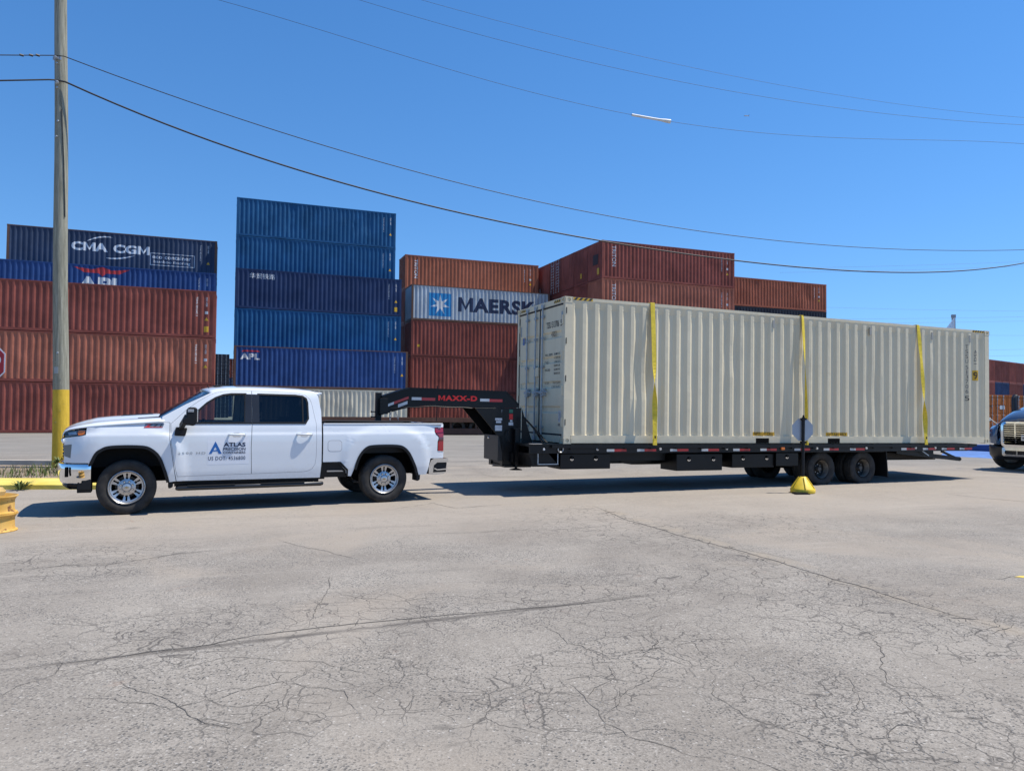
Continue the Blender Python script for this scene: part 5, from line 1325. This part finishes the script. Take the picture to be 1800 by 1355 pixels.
# lettering on the door
def side_mark(name, t2, mat, off=.006, res=.08): return surf2d(name, t2, lambda x, z: -(W(x, z)+off-.002), mat, fd0, cutx=frange(.6, 2, res), cutz=frange(.6, 1.4, res))
fd0 = [c for c in pk.children if c.name.startswith('front_door')][0]
side_mark('door_decal', rrect(1.128, 1.755, .735, 1.165, .01), plain('x', (0, 0, 0))) if False else None
mag = side_mark('door_decal', quad(1.128, 1.755, .735, 1.165), plain('magnet_white', (.70, .72, .76), .35, var=.01), .003)
def dec(n, t2, m): return side_mark(n, t2, m, .005)
dec('logo_mark', poly2d([(1.148, .905), (1.245, 1.105), (1.342, .905), (1.296, .905), (1.276, .945), (1.262, .945), (1.262, .948), (1.215, .945), (1.203, .962), (1.268, .968), (1.243, 1.018), (1.190, .905)]), BLUELOGO)
dec('lettering', txt('ATLAS', 1.365, 1.70, 1.015, 1.085, .07), NAVYTXT); dec('lettering', txt('PRECISION', 1.362, 1.70, .955, 1.002, .045), NAVYTXT)
dec('lettering', txt('CONTAINERS', 1.362, 1.70, .902, .942, .045), NAVYTXT); dec('lettering', txt('US DOT: 4536800', 1.14, 1.70, .803, .864, .02, 1.12), NAVYTXT)
dec('lettering', txt('2500 HD', .70, 1.10, .905, .940, .02, 1.3), GREYTXT)
fen0 = [c for c in pk.children if c.name.startswith('fender')][0]
def fmark(n, t2, m, off=.004): return surf2d(n, t2, lambda x, z: -(W(x, z)+off), m, fen0, cutx=frange(.1, .6, .08))
fmark('badge', poly2d([(.215, 1.325), (.475, 1.325), (.50, 1.385), (.235, 1.385)]), plain('badge_grey', (.25, .26, .28), .3, .5)); fmark('lettering', txt('Z71', .235, .47, 1.332, 1.378, .04, 1.2, .25), BLACKTXT, .007)
fmark('badge_bar', poly2d([(.215, 1.325), (.475, 1.325), (.477, 1.333), (.218, 1.333)]), REDTXT, .008); fmark('lettering', txt('Z', .235, .32, 1.334, 1.378, .05, 1, .25), REDTXT, .009)
# ------------------------------------------------------------------ utility pole and overhead lines
def wood():
    m, nt, b = nodes('weathered_pole_wood'); v = coords(nt, (6, 6, .35)); v2 = coords(nt)
    n = noise(nt, v, 3, 6, .65, .4)
    c = mixc(nt, (.155, .15, .115), (.36, .35, .28), maprange(nt, n, .32, .68))
    c = mixc(nt, c, (.06, .05, .04), maprange(nt, noise(nt, coords(nt, (9, 9, .5)), 5, 4, .7), .62, .72, 0, .7))
    sp = nt.nodes.new('ShaderNodeSeparateXYZ'); nt.links.new(v2, sp.inputs[0])
    edge = math_(nt, 'ADD', sp.outputs[2], math_(nt, 'MULTIPLY', noise(nt, v2, 7, 3), .03))
    yel = maprange(nt, edge, 2.055, 2.06, 1, 0)
    yc = mixc(nt, (.50, .33, .035), (.70, .47, .06), maprange(nt, noise(nt, coords(nt, (3, 3, .6)), 4, 6, .7), .3, .7))
    yc = mixc(nt, yc, (.30, .24, .08), maprange(nt, noise(nt, v2, 13, 6, .7), .60, .72, 0, .8))
    nt.links.new(mixc(nt, c, yc, yel), b.inputs['Base Color']); b.inputs['Roughness'].default_value = .85; b.inputs['Specular IOR Level'].default_value = .2
    bump(nt, b, n, .6, .02); return m
PB = Vector((-11.58, 19.0, 0))
pole = thing('utility_pole', 'tall weathered wooden utility pole with its lower part painted yellow', 'utility pole', PB, (0, -.0276, 0))
mb = MB(); P = []
rp = random.Random(5)
mb.tube([(.012*math.sin(z*.9), 0, z) for z in [-.1, .3, .8, 1.4, 2.05, 3, 4, 5, 6, 7, 8, 9, 10, 11, 12, 13, 14]], [.20, .197, .192, .189, .185, .179, .173, .169, .165, .161, .157, .153, .150, .147, .144, .142, .14], 28)
mb.build('pole_shaft', wood(), pole, smooth=60)
mb = MB(); mb.tube([(0, -.30, 10.62), (0, -.05, 10.62)], .016, 8); mb.lathe([(0, -.27), (.035, -.26), (.045, -.22), (.03, -.19), (.0, -.18)], (0, 0, 10.62), 'y', 12); mb.box(-.10, .10, -.19, -.150, 10.58, 10.66)
mb.build('insulator', STEEL, pole, smooth=40); mb = MB()
mb.tube([(.02, -.26, 9.98), (.02, -.05, 9.98)], .016, 8); mb.lathe([(0, -.25), (.04, -.24), (.05, -.20), (.0, -.16)], (.02, 0, 9.98), 'y', 12)
mb.build('insulator', STEEL, pole, smooth=40)
for z_, a_ in ((10.62, 0), (9.98, 0), (9.1, .4), (8.7, -.3), (3.1, .5), (2.6, -.2)):
    mb = MB(); mb.lathe([(0, -.19), (.022, -.19), (.028, -.175), (.028, -.14), (0, -.14)], (.06*a_, 0, z_-.12), 'y', 8); mb.build('bolt', STEEL, pole)
mb = MB(); mb.box(-.05, .05, -.195, -.18, 2.45, 2.62); mb.build('tag_plate', plain('dull_tin', (.35, .36, .36), .5, .5), pole)
rs = random.Random(9)
for i in range(10):
    z_ = rs.uniform(1.2, 3.4); a_ = rs.uniform(-2.3, -.9); r_ = .188; mb = MB(); mb.bar((r_*math.cos(a_), r_*math.sin(a_), z_), ((r_+.012)*math.cos(a_), (r_+.012)*math.sin(a_), z_), .02, .006); mb.build('staple', STEEL, pole)
mb = MB(); mb.tube([(.10, -.145, 9.3), (.14, -.11, 8.0), (.155, -.08, 6.5)], .012, 6); mb.build('ground_wire', plain('wire_dark', (.02, .02, .022), .6), pole)
WIRE = plain('cable_black', (.012, .012, .014), .55)
def cable(name, pts, r, label, group=None, mat=WIRE):
    mb = MB(); mb.tube(pts, r, 6); o = mb.build(name, mat, None, smooth=80, fixn=False); return tag(o, label, 'cable', group)
def poly(c, t):
    r = 0
    for k in c: r = r*t+k
    return r
def span(A, B, c, n=60):
    P = [Vector((A[0]+(B[0]-A[0])*t, A[1]+(B[1]-A[1])*t, poly(c, t))) for t in [1.04*i/n for i in range(n+1)]]
    d = (P[-1]-P[-2]).normalized(); d.z = max(-.02, min(.10, d.z))
    if A[1] > 25:     # the far wires also run on over the camera side
        e = (P[0]-P[1]).normalized(); P = [P[0]+e*40]+P
    return P+[P[-1]+d*12, P[-1]+d*24+Vector((0, 0, .6)), P[-1]+d*36+Vector((0, 0, 1.8))]
w2 = [Vector((-11.85, 18.79, 10.03))]+span((-11.66, 18.86), (20.91, 30.0), [9.481, -20.004, 20.985, -12.642, 10.015])
cable('power_cable', w2, .023, 'thick black cable running from the lower fixing of the pole across the sky')
w1 = [Vector((-11.87, 18.76, 10.66))]+span((-11.68, 18.80), (20.92, 30.0), [-.812, .304, 7.539, -9.311, 10.66])
cable('power_cable', w1, .012, 'thin black cable running from the upper fixing of the pole across the sky')
cable('power_cable', [(-11.85, 18.79, 10.03), (-11.97, 18.66, 9.98), (-12.75, 18.0, 9.65), (-18.0, 13.6, 7.9), (-24, 8.6, 7.2)], .020, 'thick black cable leaving the lower fixing of the pole away from the stacks')
w0 = [(-11.87, 18.76, 10.66), (-12.77, 18.0, 10.29), (-18.0, 13.6, 8.55), (-24, 8.6, 7.8)]
c0 = cable('power_cable', w0, .012, 'thin black cable leaving the upper fixing of the pole, with small clamps')
for k, t_ in enumerate((.33, .45, .62)):
    a, b = Vector(w0[0]), Vector(w0[1]); p_ = a+(b-a)*t_; mb = MB(); mb.tube([p_+Vector((-.03, -.03, 0)), p_+Vector((.03, .03, .0))], .028, 6); mb.build('clamp', WIRE, c0)
WT = plain('far_wire', (.03, .035, .045), .6)
w3 = span((-12.29, 30), (26.56, 38), [-15.987, 31.289, -11.226, -6.79, 18.436])
w3 = span((-12.29, 30), (26.56, 38), [-15.987, 31.289, -11.226, -6.79, 18.436])
cable('telephone_wire', w3, .008, 'thin overhead wire that carries the white sleeve', None, WT)
w3d = [Vector((-12.29+38.85*t, 30+8*t, poly([-15.987, 31.289, -11.226, -6.79, 18.436], t))) for t in [.4555+i*.0060 for i in range(9)]]
mb = MB(); mb.tube(w3d, [.055]*6+[.06, .085, .095], 10); tag(mb.build('wire_sleeve', plain('sleeve_white', (.62, .63, .62), .5), None, smooth=50), 'pale tubular sleeve clamped round an overhead wire', 'wire sleeve')
cable('telephone_wire', span((-7.61, 35), (28.67, 41), [-.013, 4.58, -7.979, 21.32]), .008, 'thin overhead wire, the lower of the two uppermost ones', None, WT)
cable('telephone_wire', span((-4.58, 35), (32.87, 47), [.066, 3.386, -4.032, 21.341]), .007, 'uppermost thin overhead wire', None, WT)
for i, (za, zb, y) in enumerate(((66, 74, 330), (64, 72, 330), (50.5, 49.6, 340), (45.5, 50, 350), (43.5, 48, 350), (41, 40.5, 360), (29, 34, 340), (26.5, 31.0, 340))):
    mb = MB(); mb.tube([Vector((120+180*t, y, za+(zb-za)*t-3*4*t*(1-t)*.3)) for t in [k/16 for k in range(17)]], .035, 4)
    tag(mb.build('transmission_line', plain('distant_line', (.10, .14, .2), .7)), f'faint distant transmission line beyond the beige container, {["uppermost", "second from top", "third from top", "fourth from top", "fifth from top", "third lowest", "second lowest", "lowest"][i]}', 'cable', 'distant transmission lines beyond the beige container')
# ------------------------------------------------------------------ kerb island with weeds
def ypaint():
    m, nt, b = nodes('worn_yellow_kerb_paint'); v = coords(nt)
    c = mixc(nt, (.56, .42, .06), (.74, .58, .14), maprange(nt, noise(nt, v, 1.6, 5, .6), .3, .7))
    c = mixc(nt, c, (.42, .36, .26), maprange(nt, noise(nt, v, 9, 6, .75), .60, .70, 0, .75)); c = mixc(nt, c, (.25, .21, .15), maprange(nt, noise(nt, v, 30, 4, .7), .62, .72, 0, .6))
    nt.links.new(c, b.inputs['Base Color']); b.inputs['Roughness'].default_value = .85; bump(nt, b, noise(nt, v, 14, 5), .5, .01); return m
kb = MB(); KY = lambda x: 14.46+.10*(x+9.4)
P = []
for i in range(41):
    x = -16+ (16-7.95)*i/40; y = KY(x); j = .012*math.sin(i*1.7)+.01*math.sin(i*.6)
    P.append([(x, y+j, .0), (x, y+.004+j, .085), (x, y+.02+j, .098), (x, y+.2, .10), (x, y+1.2, .11), (x, y+1.28, .08), (x, y+1.30, 0)])
kb.grid(P); kb.add([p for p in P[-1]], [tuple(range(7))])
tag(kb.build('yellow_kerb', ypaint(), smooth=40), 'worn yellow painted kerb island by the pickup bumper', 'kerb', kind='structure')
mb = MB(); mb.box(-16, -8.2, 15.85, 19.6, .0, .05); dirt = plain('dirt', (.22, .17, .12), .95, var=.4, vs=4); tag(mb.build('dirt_strip', dirt), 'bare dirt strip behind the yellow kerb', kind='structure')
mb = MB(); mb.box(-14, -8.4, 19.75, 19.95, .0, .16); tag(mb.build('concrete_kerb', plain('pale_concrete', (.46, .40, .33), .9, var=.2)), 'pale low concrete kerb behind the weeds', 'kerb', kind='structure')
mb = MB(); mb.box(-16, -14.03, 19.7, 19.95, .0, .17); tag(mb.build('concrete_kerb', plain('grey_green_concrete', (.10, .11, .10), .9)), 'dark low kerb behind the weeds', 'kerb', kind='structure')
def grassm():
    m, nt, b = nodes('grass_blades'); v = coords(nt)
    nt.links.new(mixc(nt, (.055, .10, .022), (.17, .19, .05), maprange(nt, noise(nt, v, 5, 3), .35, .65)), b.inputs['Base Color']); b.inputs['Roughness'].default_value = .7; return m
GR = grassm(); DRY = plain('dry_grass', (.30, .23, .13), .9, var=.3)
gb = MB(); rg = random.Random(11)
def blade(mb, x, y, z, h, w_, lean):
    a = rg.uniform(0, 2*PI); dx, dy = math.cos(a), math.sin(a); b_ = rg.uniform(0, PI); sx, sy = math.cos(b_)*w_/2, math.sin(b_)*w_/2
    mb.add([(x-sx, y-sy, z), (x+sx, y+sy, z), (x+dx*lean*.4+sx*.7, y+dy*lean*.4+sy*.7, z+h*.6), (x+dx*lean*.4-sx*.7, y+dy*lean*.4-sy*.7, z+h*.6), (x+dx*lean, y+dy*lean, z+h)], [(0, 1, 2, 3), (3, 2, 4)])
for i in range(2600):
    x = rg.uniform(-15.8, -8.6); y = rg.uniform(15.9, 19.5)
    near = math.exp(-((x+10.7)**2)/1.8-((y-17.6)**2)/4)
    if rg.random() > .20+.8*near: continue
    gb.m(GR if rg.random() < .35+.6*near else DRY)
    blade(gb, x, y, .04, rg.uniform(.03, .11)+.20*near*rg.random(), rg.uniform(.006, .016)+.02*near, rg.uniform(.02, .12))
tag(gb.build('grass', None, None, fixn=False), 'green and dry grass on the kerb island round the utility pole', kind='stuff')
def weed(x, y, z, n, h, label, name='weed', sp=.25):
    mb = MB()
    for i in range(n):
        a = rg.uniform(0, 2*PI); l = h*rg.uniform(.6, 1.1); r0 = sp*rg.uniform(.3, 1); w_ = rg.uniform(.025, .05)
        dx, dy = math.cos(a), math.sin(a); px_, py_ = -dy*w_/2, dx*w_/2
        mb.add([(dx*.01, dy*.01, 0), (dx*r0*.5+px_, dy*r0*.5+py_, l*.7), (dx*r0*.5-px_, dy*r0*.5-py_, l*.7), (dx*r0, dy*r0, l*rg.uniform(.55, 1.0))], [(0, 1, 2), (1, 3, 2)])
    o = mb.build(name, GR, None, fixn=False); o.location = (x, y, z); return tag(o, label, 'weed')
p_ = G(38, 861); weed(p_.x, p_.y-.05, 0, 46, .22, 'leafy green weed growing against the front of the yellow kerb', sp=.30)
p_ = G(80, 858); weed(p_.x, p_.y, 0, 14, .07, 'tiny dark weed in the joint before the yellow kerb', sp=.22)
weed(-10.75, 17.6, .05, 60, .42, 'tall leafy weed clump at the foot of the utility pole', sp=.34)
weed(-11.0, 18.6, .05, 26, .75, 'thin tall grassy stalks beside the utility pole', sp=.20)
# ------------------------------------------------------------------ stop signs
def octa(cx, cz, ap): 
    R_ = ap/math.cos(PI/8); return [(cx+R_*math.cos(PI/8+i*PI/4), cz+R_*math.sin(PI/8+i*PI/4)) for i in range(8)]
p_ = Vector((-9.0, 12.5, 0))
s1 = thing('stop_sign', 'red octagonal stop sign on a post, cut off by the photo edge', 'stop sign', p_, math.radians(4))
SR = plain('sign_red', (.42, .012, .02), .4); SW = plain('sign_white', (.72, .72, .72), .4)
mb = MB(); mb.prism(octa(0, 2.36, .381), -.012, -.008); mb.build('sign_border', SW, s1)
mb = MB(); mb.prism(octa(0, 2.36, .360), -.016, -.0125); mb.build('sign_face', SR, s1)
surf2d('lettering', txt('STOP', -.29, .315, 2.235, 2.485, .03), lambda x, z: -.018, SW, s1)
mb = MB(); mb.box(-.03, .03, -.007, .03, 0, 2.75); mb.build('sign_post', STEEL, s1)
p_ = G(1411, 866)
s2 = thing('portable_sign', 'octagonal sign seen from behind on a black pole in a yellow cone base', 'portable sign', p_, math.radians(8))
mb = MB(); prof = [(.0, 0), (.245, 0), (.255, .02), (.255, .085), (.235, .10)]
n = 12
mb.lathe([(0, .0), (.235, 0), (.245, .02), (.245, .08), (.235, .095), (.075, .325), (.055, .335), (0, .335)], (0, 0, 0), 'z', 12)
for i in range(6):
    a = i*PI/3+.26; ca, sa = math.cos(a), math.sin(a); mb.bar((.235*ca, .235*sa, .10), (.08*ca, .08*sa, .325), .02, .02)
mb.build('cone_base', plain('yellow_plastic', (.72, .50, .03), .5, var=.18, vs=5), s2, smooth=25, bevel=.006)
mb = MB(); mb.box(-.30, -.05, -.30, -.12, .0, .035); mb.box(-.34, -.02, -.32, -.29, .0, .02); mb.build('foot_plate', BLACKP, s2)
mb = MB(); mb.tube([(0, 0, .30), (0.02, 0, 1.56)], .032, 12); mb.box(-.025, .065, -.05, .05, 1.30+.20, 1.34+.20); mb.box(-.03, .06, -.05, .05, 1.02, 1.06); mb.tube([(.02, 0, 1.56), (.02, 0, 1.60)], .02, 8); mb.build('sign_pole', BLACKP, s2, smooth=40)
mb = MB(); mb.prism(octa(.02, 1.30, .228), .034, .038); mb.build('sign_back', plain('bare_sign_back', (.36, .39, .44), .42, .35, var=.06), s2)
for z_ in (1.17, 1.43):
    MB().lathe([(0, .028), (.016, .028), (.018, .034)], (.075, 0, z_), 'y', 8).build('sign_bolt', STEEL, s2)
mb = MB(); mb.prism(octa(.02, 1.30, .222), .0385, .041); mb.build('sign_face', SR, s2)
# ------------------------------------------------------------------ rusty yellow wheel rims
def rimmat():
    m, nt, b = nodes('rusty_yellow_rim'); v = coords(nt)
    c = mixc(nt, (.50, .27, .035), (.68, .42, .12), maprange(nt, noise(nt, v, 4, 4), .3, .7)); c = mixc(nt, c, (.13, .045, .025), maprange(nt, noise(nt, v, 10, 6, .7), .56, .64, 0, .9))
    nt.links.new(c, b.inputs['Base Color']); b.inputs['Roughness'].default_value = .6; return m
RM = rimmat()
rp_ = [(a, b*.93) for a, b in [(.300, 0), (.312, .005), (.310, .018), (.285, .030), (.280, .045), (.276, .075), (.274, .150), (.276, .185), (.285, .205), (.296, .226), (.312, .238), (.312, .250), (.300, .252), (.29, .24), (.275, .215), (.245, .17), (.240, .08), (.27, .02)]]
for k, (z, dx, ln) in enumerate(((0, 0, 'lower of the two rusty yellow wheel rims stacked by the photo edge'), (.236, -.01, 'upper of the two rusty yellow wheel rims, with rubble on top'))):
    mb = MB(); mb.lathe(rp_, (0, 0, 0), 'z', 48, closed=True); mb.lathe([(.245, .10), (.2, .13), (.14, .10), (.11, .10)], (0, 0, 0), 'z', 32)
    o = mb.build('wheel_rim', RM, None, smooth=40); o.location = (-6.83+dx, 9.72, z); o.rotation_euler = (.01*k, .01*k, 1.3*k); tag(o, ln, 'wheel rim', 'stacked yellow wheel rims')
mb = MB(); mb.lathe([(.0, 0), (.12, .0), (.13, .05), (.09, .10), (0, .11)], (0, 0, 0), 'z', 7); o = mb.build('concrete_lump', plain('ochre_stone', (.50, .33, .12), .9, var=.3, vs=12)); o.location = (-6.78, 9.72, .47); tag(o, 'ochre lump lying on the upper wheel rim', 'rubble')
# ------------------------------------------------------------------ flatbed chassis behind the pickup bed
RUSTB = painted_steel('rusty_brown_deck', (.14, .065, .04), 1.5, .75); 
fb = thing('flatbed_chassis', 'rusty brown empty flatbed parked in front of the container stacks behind the pickup bed', 'flatbed', (-13.6, 43.0, 0), .24)
mb = MB(); mb.box(0, 13.0, 0, 2.4, .95, 1.02); mb.box(0, 13.0, -.03, .03, .80, 1.05); mb.box(0, 13, 2.37, 2.43, .80, 1.05); mb.build('deck', RUSTB, fb)
mb = MB()
for y in (.65, 1.75): mb.box(.2, 12.8, y-.07, y+.07, .50, .95)
for i in range(22): mb.box(.3+.58*i, .38+.58*i, .05, 2.35, .78, .94)
mb.build('frame_beam', plain('dark_rust', (.035, .022, .018), .8), fb)
mb = MB(); mb.box(.3, 12.7, .05, .20, .05, .42); mb.box(.3, 12.7, 2.2, 2.35, .05, .42); 
for i in range(8): mb.box(.5+1.6*i, .62+1.6*i, .08, .18, .42, .80)
mb.box(.2, 12.8, 1.0, 1.1, .05, .8)
mb.build('lower_rail', painted_steel('dark_rusty_rail', (.07, .035, .025), 1.2), fb)
for x in (9.0, 7.1, 4.4):
    mb = MB(); mb.box(x, x+.5, .0, .4, .55, .78); mb.build('reflection_box', plain('tan_box', (.40, .24, .12), .7), fb, bevel=.02)  # pale reflections beneath the deck, put in as tan boxes
for x in (10.6, 11.8):
    for y in (.3, 2.1): mb = MB(); mb.lathe(tyre_prof(.48, .28, .28), (x, y, .48), 'y', 24); mb.build('tyre', TYRE, fb, smooth=50)
# ------------------------------------------------------------------ blue steel ramp beside the trailer tail
mb = MB(); a = G(1652, 801); b = G(1752, 806)
d_ = (b-a).normalized(); nn = Vector((-d_.y, d_.x, 0)); L_ = (b-a).length
def Q(u, v, z): q = a+d_*u+nn*v; return (q.x, q.y, z)
o = thing('loading_ramp', 'blue painted steel loading ramp lying on the ground beyond the trailer tail', 'ramp', (0, 0, 0))
mb.add([Q(0, 0, 0), Q(L_, 0, 0), Q(L_, .9, .22), Q(0, .9, .22), Q(0, 0, -.01), Q(L_, 0, -.01), Q(L_, .9, 0), Q(0, .9, 0)], [(0, 1, 2, 3), (4, 5, 6, 7), (0, 4, 7, 3), (1, 5, 6, 2), (3, 2, 6, 7)])
mb.build('ramp_plate', plain('bright_blue_paint', (.10, .20, .46), .5, coat=.1, var=.15), o)
mb = MB(); mb.add([Q(0, .95, 0), Q(L_, .95, 0), Q(L_, .95, .48), Q(0, .95, .40), Q(0, 1.6, 0), Q(L_, 1.6, 0), Q(L_, 1.6, .48), Q(0, 1.6, .40)], [(0, 1, 2, 3), (4, 5, 6, 7), (0, 4, 7, 3), (1, 5, 6, 2), (3, 2, 6, 7)]); mb.build('ramp_back', plain('deep_blue_paint', (.012, .06, .24), .5), o)
# ------------------------------------------------------------------ blue truck at the edge
bt_ = thing('semi_truck', 'blue long-nosed truck with chrome barred grille, cut off by the photo edge', 'truck', (0, 0, 0))
c0_ = G(1739, 812); BA = math.radians(-55)
bt_.location = (14.15, 22.1, 0); bt_.rotation_euler = (0, 0, BA)
TB = plain('metallic_blue_paint', (.06, .105, .19), .22, .2, coat=1., var=.08)
TBL = plain('bumper_black', (.014, .014, .016), .4)
# local: x across 0..2.3 (x=0 the side towards the trailer), y back, z up
mb = MB(); P = []
def hrow(y, w0, z1, z0): 
    c = 1.15; r = []
    for i in range(17):
        a = -1+i/8; r.append((c+a*w0, y+.22*abs(a)**3, z0+(z1-z0)*(1-abs(a)**3.2)))
    return r
for y, w0, z1, z0 in ((-.02, .80, 1.46, 1.36), (.02, .84, 1.56, 1.38), (.15, .88, 1.68, 1.40), (.5, .95, 1.80, 1.42), (1.0, 1.0, 1.90, 1.45), (1.6, 1.03, 1.99, 1.50)): P.append(hrow(y, w0, z1, z0))
mb.grid(P); mb.build('bonnet', TB, bt_, smooth=40, thick=.02)
mb = MB()
for s in (-1, 1):
    c = 1.15
    def X(v): return c+s*v
    rows = []
    for y, xo, z0, z1 in ((-.02, .80, .78, 1.36), (.05, .98, .80, 1.15), (.18, 1.10, .80, 1.20), (.45, 1.15, .82, 1.28), (.9, 1.15, .95, 1.34), (1.6, 1.06, .9, 1.45)):
        rows.append([(X(.72), y, z0), (X(xo*.97), y, z0), (X(xo), y, (z0+z1)/2), (X(xo*.96), y, z1), (X(.80), y+.05, max(z1, 1.38))])
    mb.grid(rows)
mb.build('fender', TB, bt_, smooth=40, thick=.02)
mb = MB(); mb.box(.50, 1.80, .04, .06, .74, 1.42); mb.build('grille_opening', DARK, bt_)
mb = MB()
R0 = rrect(.46, 1.84, .70, 1.44, .12, 5); R1 = rrect(.53, 1.77, .77, 1.38, .08, 5); n = len(R0)
vs = [(p[0], -.03, p[1]) for p in R0]+[(p[0], -.05, p[1]) for p in R1]+[(p[0], .05, p[1]) for p in R1]+[(p[0], .05, p[1]) for p in R0]
mb.add(vs, [q for k in range(n) for q in ((k, (k+1) % n, n+(k+1) % n, n+k), (n+k, n+(k+1) % n, 2*n+(k+1) % n, 2*n+k), (k, (k+1) % n, 3*n+(k+1) % n, 3*n+k))])
for i in range(9): z = .835+.062*i; mb.box(.53, 1.77, -.02, .0, z, z+.017)
for x in (.83, 1.47): mb.box(x-.015, x+.015, -.035, .01, .77, 1.38)
mb.build('grille', CHROME, bt_, smooth=40)
mb = MB(); P = []
for z, d_ in ((.33, .12), (.45, .04), (.68, .0), (.74, .04)):
    P.append([(1.15+a*1.15*(1-.04*(d_ > .1)), d_+.34*abs(a)**5, z) for a in [-1+i/10 for i in range(21)]])
mb.grid(P); mb.build('bumper', TBL, bt_, smooth=40, thick=.02)
mb = MB()
R0 = rrect(.48, 1.82, .43, .70, .07, 4); R1 = rrect(.56, 1.74, .49, .60, .04, 4); n = len(R0)
mb.add([(p[0], -.02, p[1]) for p in R0]+[(p[0], -.04, p[1]) for p in R1]+[(p[0], .03, p[1]) for p in R1]+[(p[0], .03, p[1]) for p in R0], [q for k in range(n) for q in ((k, (k+1) % n, n+(k+1) % n, n+k), (n+k, n+(k+1) % n, 2*n+(k+1) % n, 2*n+k), (k, (k+1) % n, 3*n+(k+1) % n, 3*n+k))])
mb.box(.85, .89, -.03, .0, .49, .60); mb.build('bumper_trim', plain('brushed_chrome', (.60, .61, .62), .25, 1.), bt_)
for s in (-1, 1):
    x = 1.15+s*1.0; mb = MB(); mb.obox((x-s*.03, .125, .99), (1, s*.55, 0), (-s*.55, 1, 0), (0, 0, 1), .12, .05, .13); mb.build('headlight', plain('lamp_glass', (.40, .43, .47), .08, .6, coat=1.), bt_, bevel=.03)
    mb = MB(); mb.obox((1.15+s*.97, .26, .55), (1, s*.8, 0), (-s*.8, 1, 0), (0, 0, 1), .06, .02, .05); mb.build('fog_lamp', WHITEST, bt_, bevel=.01)
mb = MB(); mb.box(1.00, 1.32, -.07, -.055, .90, 1.06); pl_ = mb.build('number_plate', plain('plate_white', (.60, .60, .58), .4), bt_)
surf2d('lettering', txt('W13A600', 1.02, 1.30, .93, 1.01, .03), lambda x, z: -.073, BLACKTXT, pl_)
for s in (-1, 1):
    x = 1.15+s*.98; mb = MB(); mb.tube([(x, .5, 1.34), (x+s*.30, .42, 1.62)], .014, 8); ar = mb.build('mirror_arm', plain('cream_arm', (.62, .58, .50), .4), bt_); mb = MB(); mb.lathe([(0, -.03), (.085, -.02), (.095, .01), (.06, .05), (0, .06)], (x+s*.36, .42, 1.66), 'y', 18); mb.build('hood_mirror', TBL, bt_, smooth=50)
mb = MB(); mb.prism([(1.6, 1.0), (1.6, 1.95), (2.0, 2.75), (2.3, 2.85), (3.9, 2.85), (3.9, .6), (1.7, .6)], .35, 2.2, 'x'); 
mb = MB()
mb.prism([(2.0, .6), (2.0, 1.95), (2.4, 2.7), (2.7, 2.8), (4.3, 2.8), (4.3, .6)], .40, 1.95, 'x'); mb.build('cab', TB, bt_, bevel=.05)
mb = MB(); mb.add([(.52, 2.035, 2.06), (1.85, 2.035, 2.06), (1.80, 2.36, 2.66), (.58, 2.36, 2.66)], [(0, 1, 2, 3)]); mb.build('windscreen', plain('dark_glass', (.01, .012, .015), .05, coat=1.), bt_, fixn=False)
mb = MB(); mb.tube([(.25, 1.5, 1.0), (.25, 1.5, 2.16), (.25, 1.57, 2.2)], .085, 14); mb.build('exhaust_stack', TBL, bt_, smooth=40)
mb = MB(); mb.box(.3, 2.0, .4, 7.5, .55, .95); mb.box(.05, 2.25, 4.3, 7.8, 1.0, 1.1); mb.build('chassis', TBL, bt_)
for (x, y, rz) in ((.30, 1.0, .75), (2.0, 1.0, .75), (.30, 6.0, 0), (2.0, 6.0, 0)):
    w_ = bpy.data.objects.new('wheel', None); COL.objects.link(w_); w_.parent = bt_; w_.location = (x, y, .48); w_.rotation_euler = (0, 0, PI/2-rz)
    mb = MB(); mb.lathe(tyre_prof(.48, .28, .29), (0, 0, 0), 'y', 36); mb.build('tyre', TYRE, w_, smooth=50)
    mb = MB(); mb.lathe([(.30, -.1), (.26, -.02), (.12, -.05), (0, -.08)], (0, 0, 0), 'y', 24); mb.lathe([(.30, .1), (.26, .02), (.12, .05), (0, .08)], (0, 0, 0), 'y', 24); mb.build('rim', STEEL, w_, smooth=40)
# ------------------------------------------------------------------ cable-stayed bridge far away, aircraft
BC = plain('pale_concrete_pylon', (.55, .58, .60), .7)
br = thing('bridge_pylon', 'distant cable-stayed bridge pylon rising just above the beige container roof', 'bridge', (540.1, 900, 0))
mb = MB(); mb.prism([(-2.2, 0), (2.2, 0), (1.5, 118), (2.2, 118.5), (2.2, 122), (-2.2, 122), (-2.2, 118.5), (-1.5, 118)], -1.5, 1.5); mb.build('pylon', plain('grey_pylon', (.30, .32, .35), .7), br)
mb = MB(); mb.box(-260, 40, -8, 8, 22, 26); mb.build('bridge_deck', BC, br)
mb = MB()
for k in range(40):
    z = 118-k*1.0
    mb.tube([(0, -2, z), (-8-1.6*(39-k), -2, 26)], .30, 4, cap=False)
mb.tube([(0, 0, 116), (9, 0, 26)], .25, 4)
mb.build('stay_cables', plain('white_cable', (.80, .82, .85), .4), br)
ap = thing('aeroplane', 'tiny grey aeroplane high in the sky', 'aeroplane', (1272.3, 4000, 1620), math.radians(20))
mb = MB(); mb.tube([(-17, 0, 0), (-13, 0, 0), (12, 0, 0), (18, 0, 1)], [.6, 2, 2, .5], 10)
mb.prism([(-2, 0), (3, 0), (8, 17), (6, 17)], -.3, .3, 'z'); mb.prism([(-2, 0), (3, 0), (8, -17), (6, -17)], -.3, .3, 'z'); mb.prism([(13, 1), (17, 1), (18.5, 7), (16.5, 7)], -.3, .3)
mb.build('airframe', plain('aircraft_grey', (.12, .13, .16), .5), ap).rotation_euler = (.6, -.15, 0)
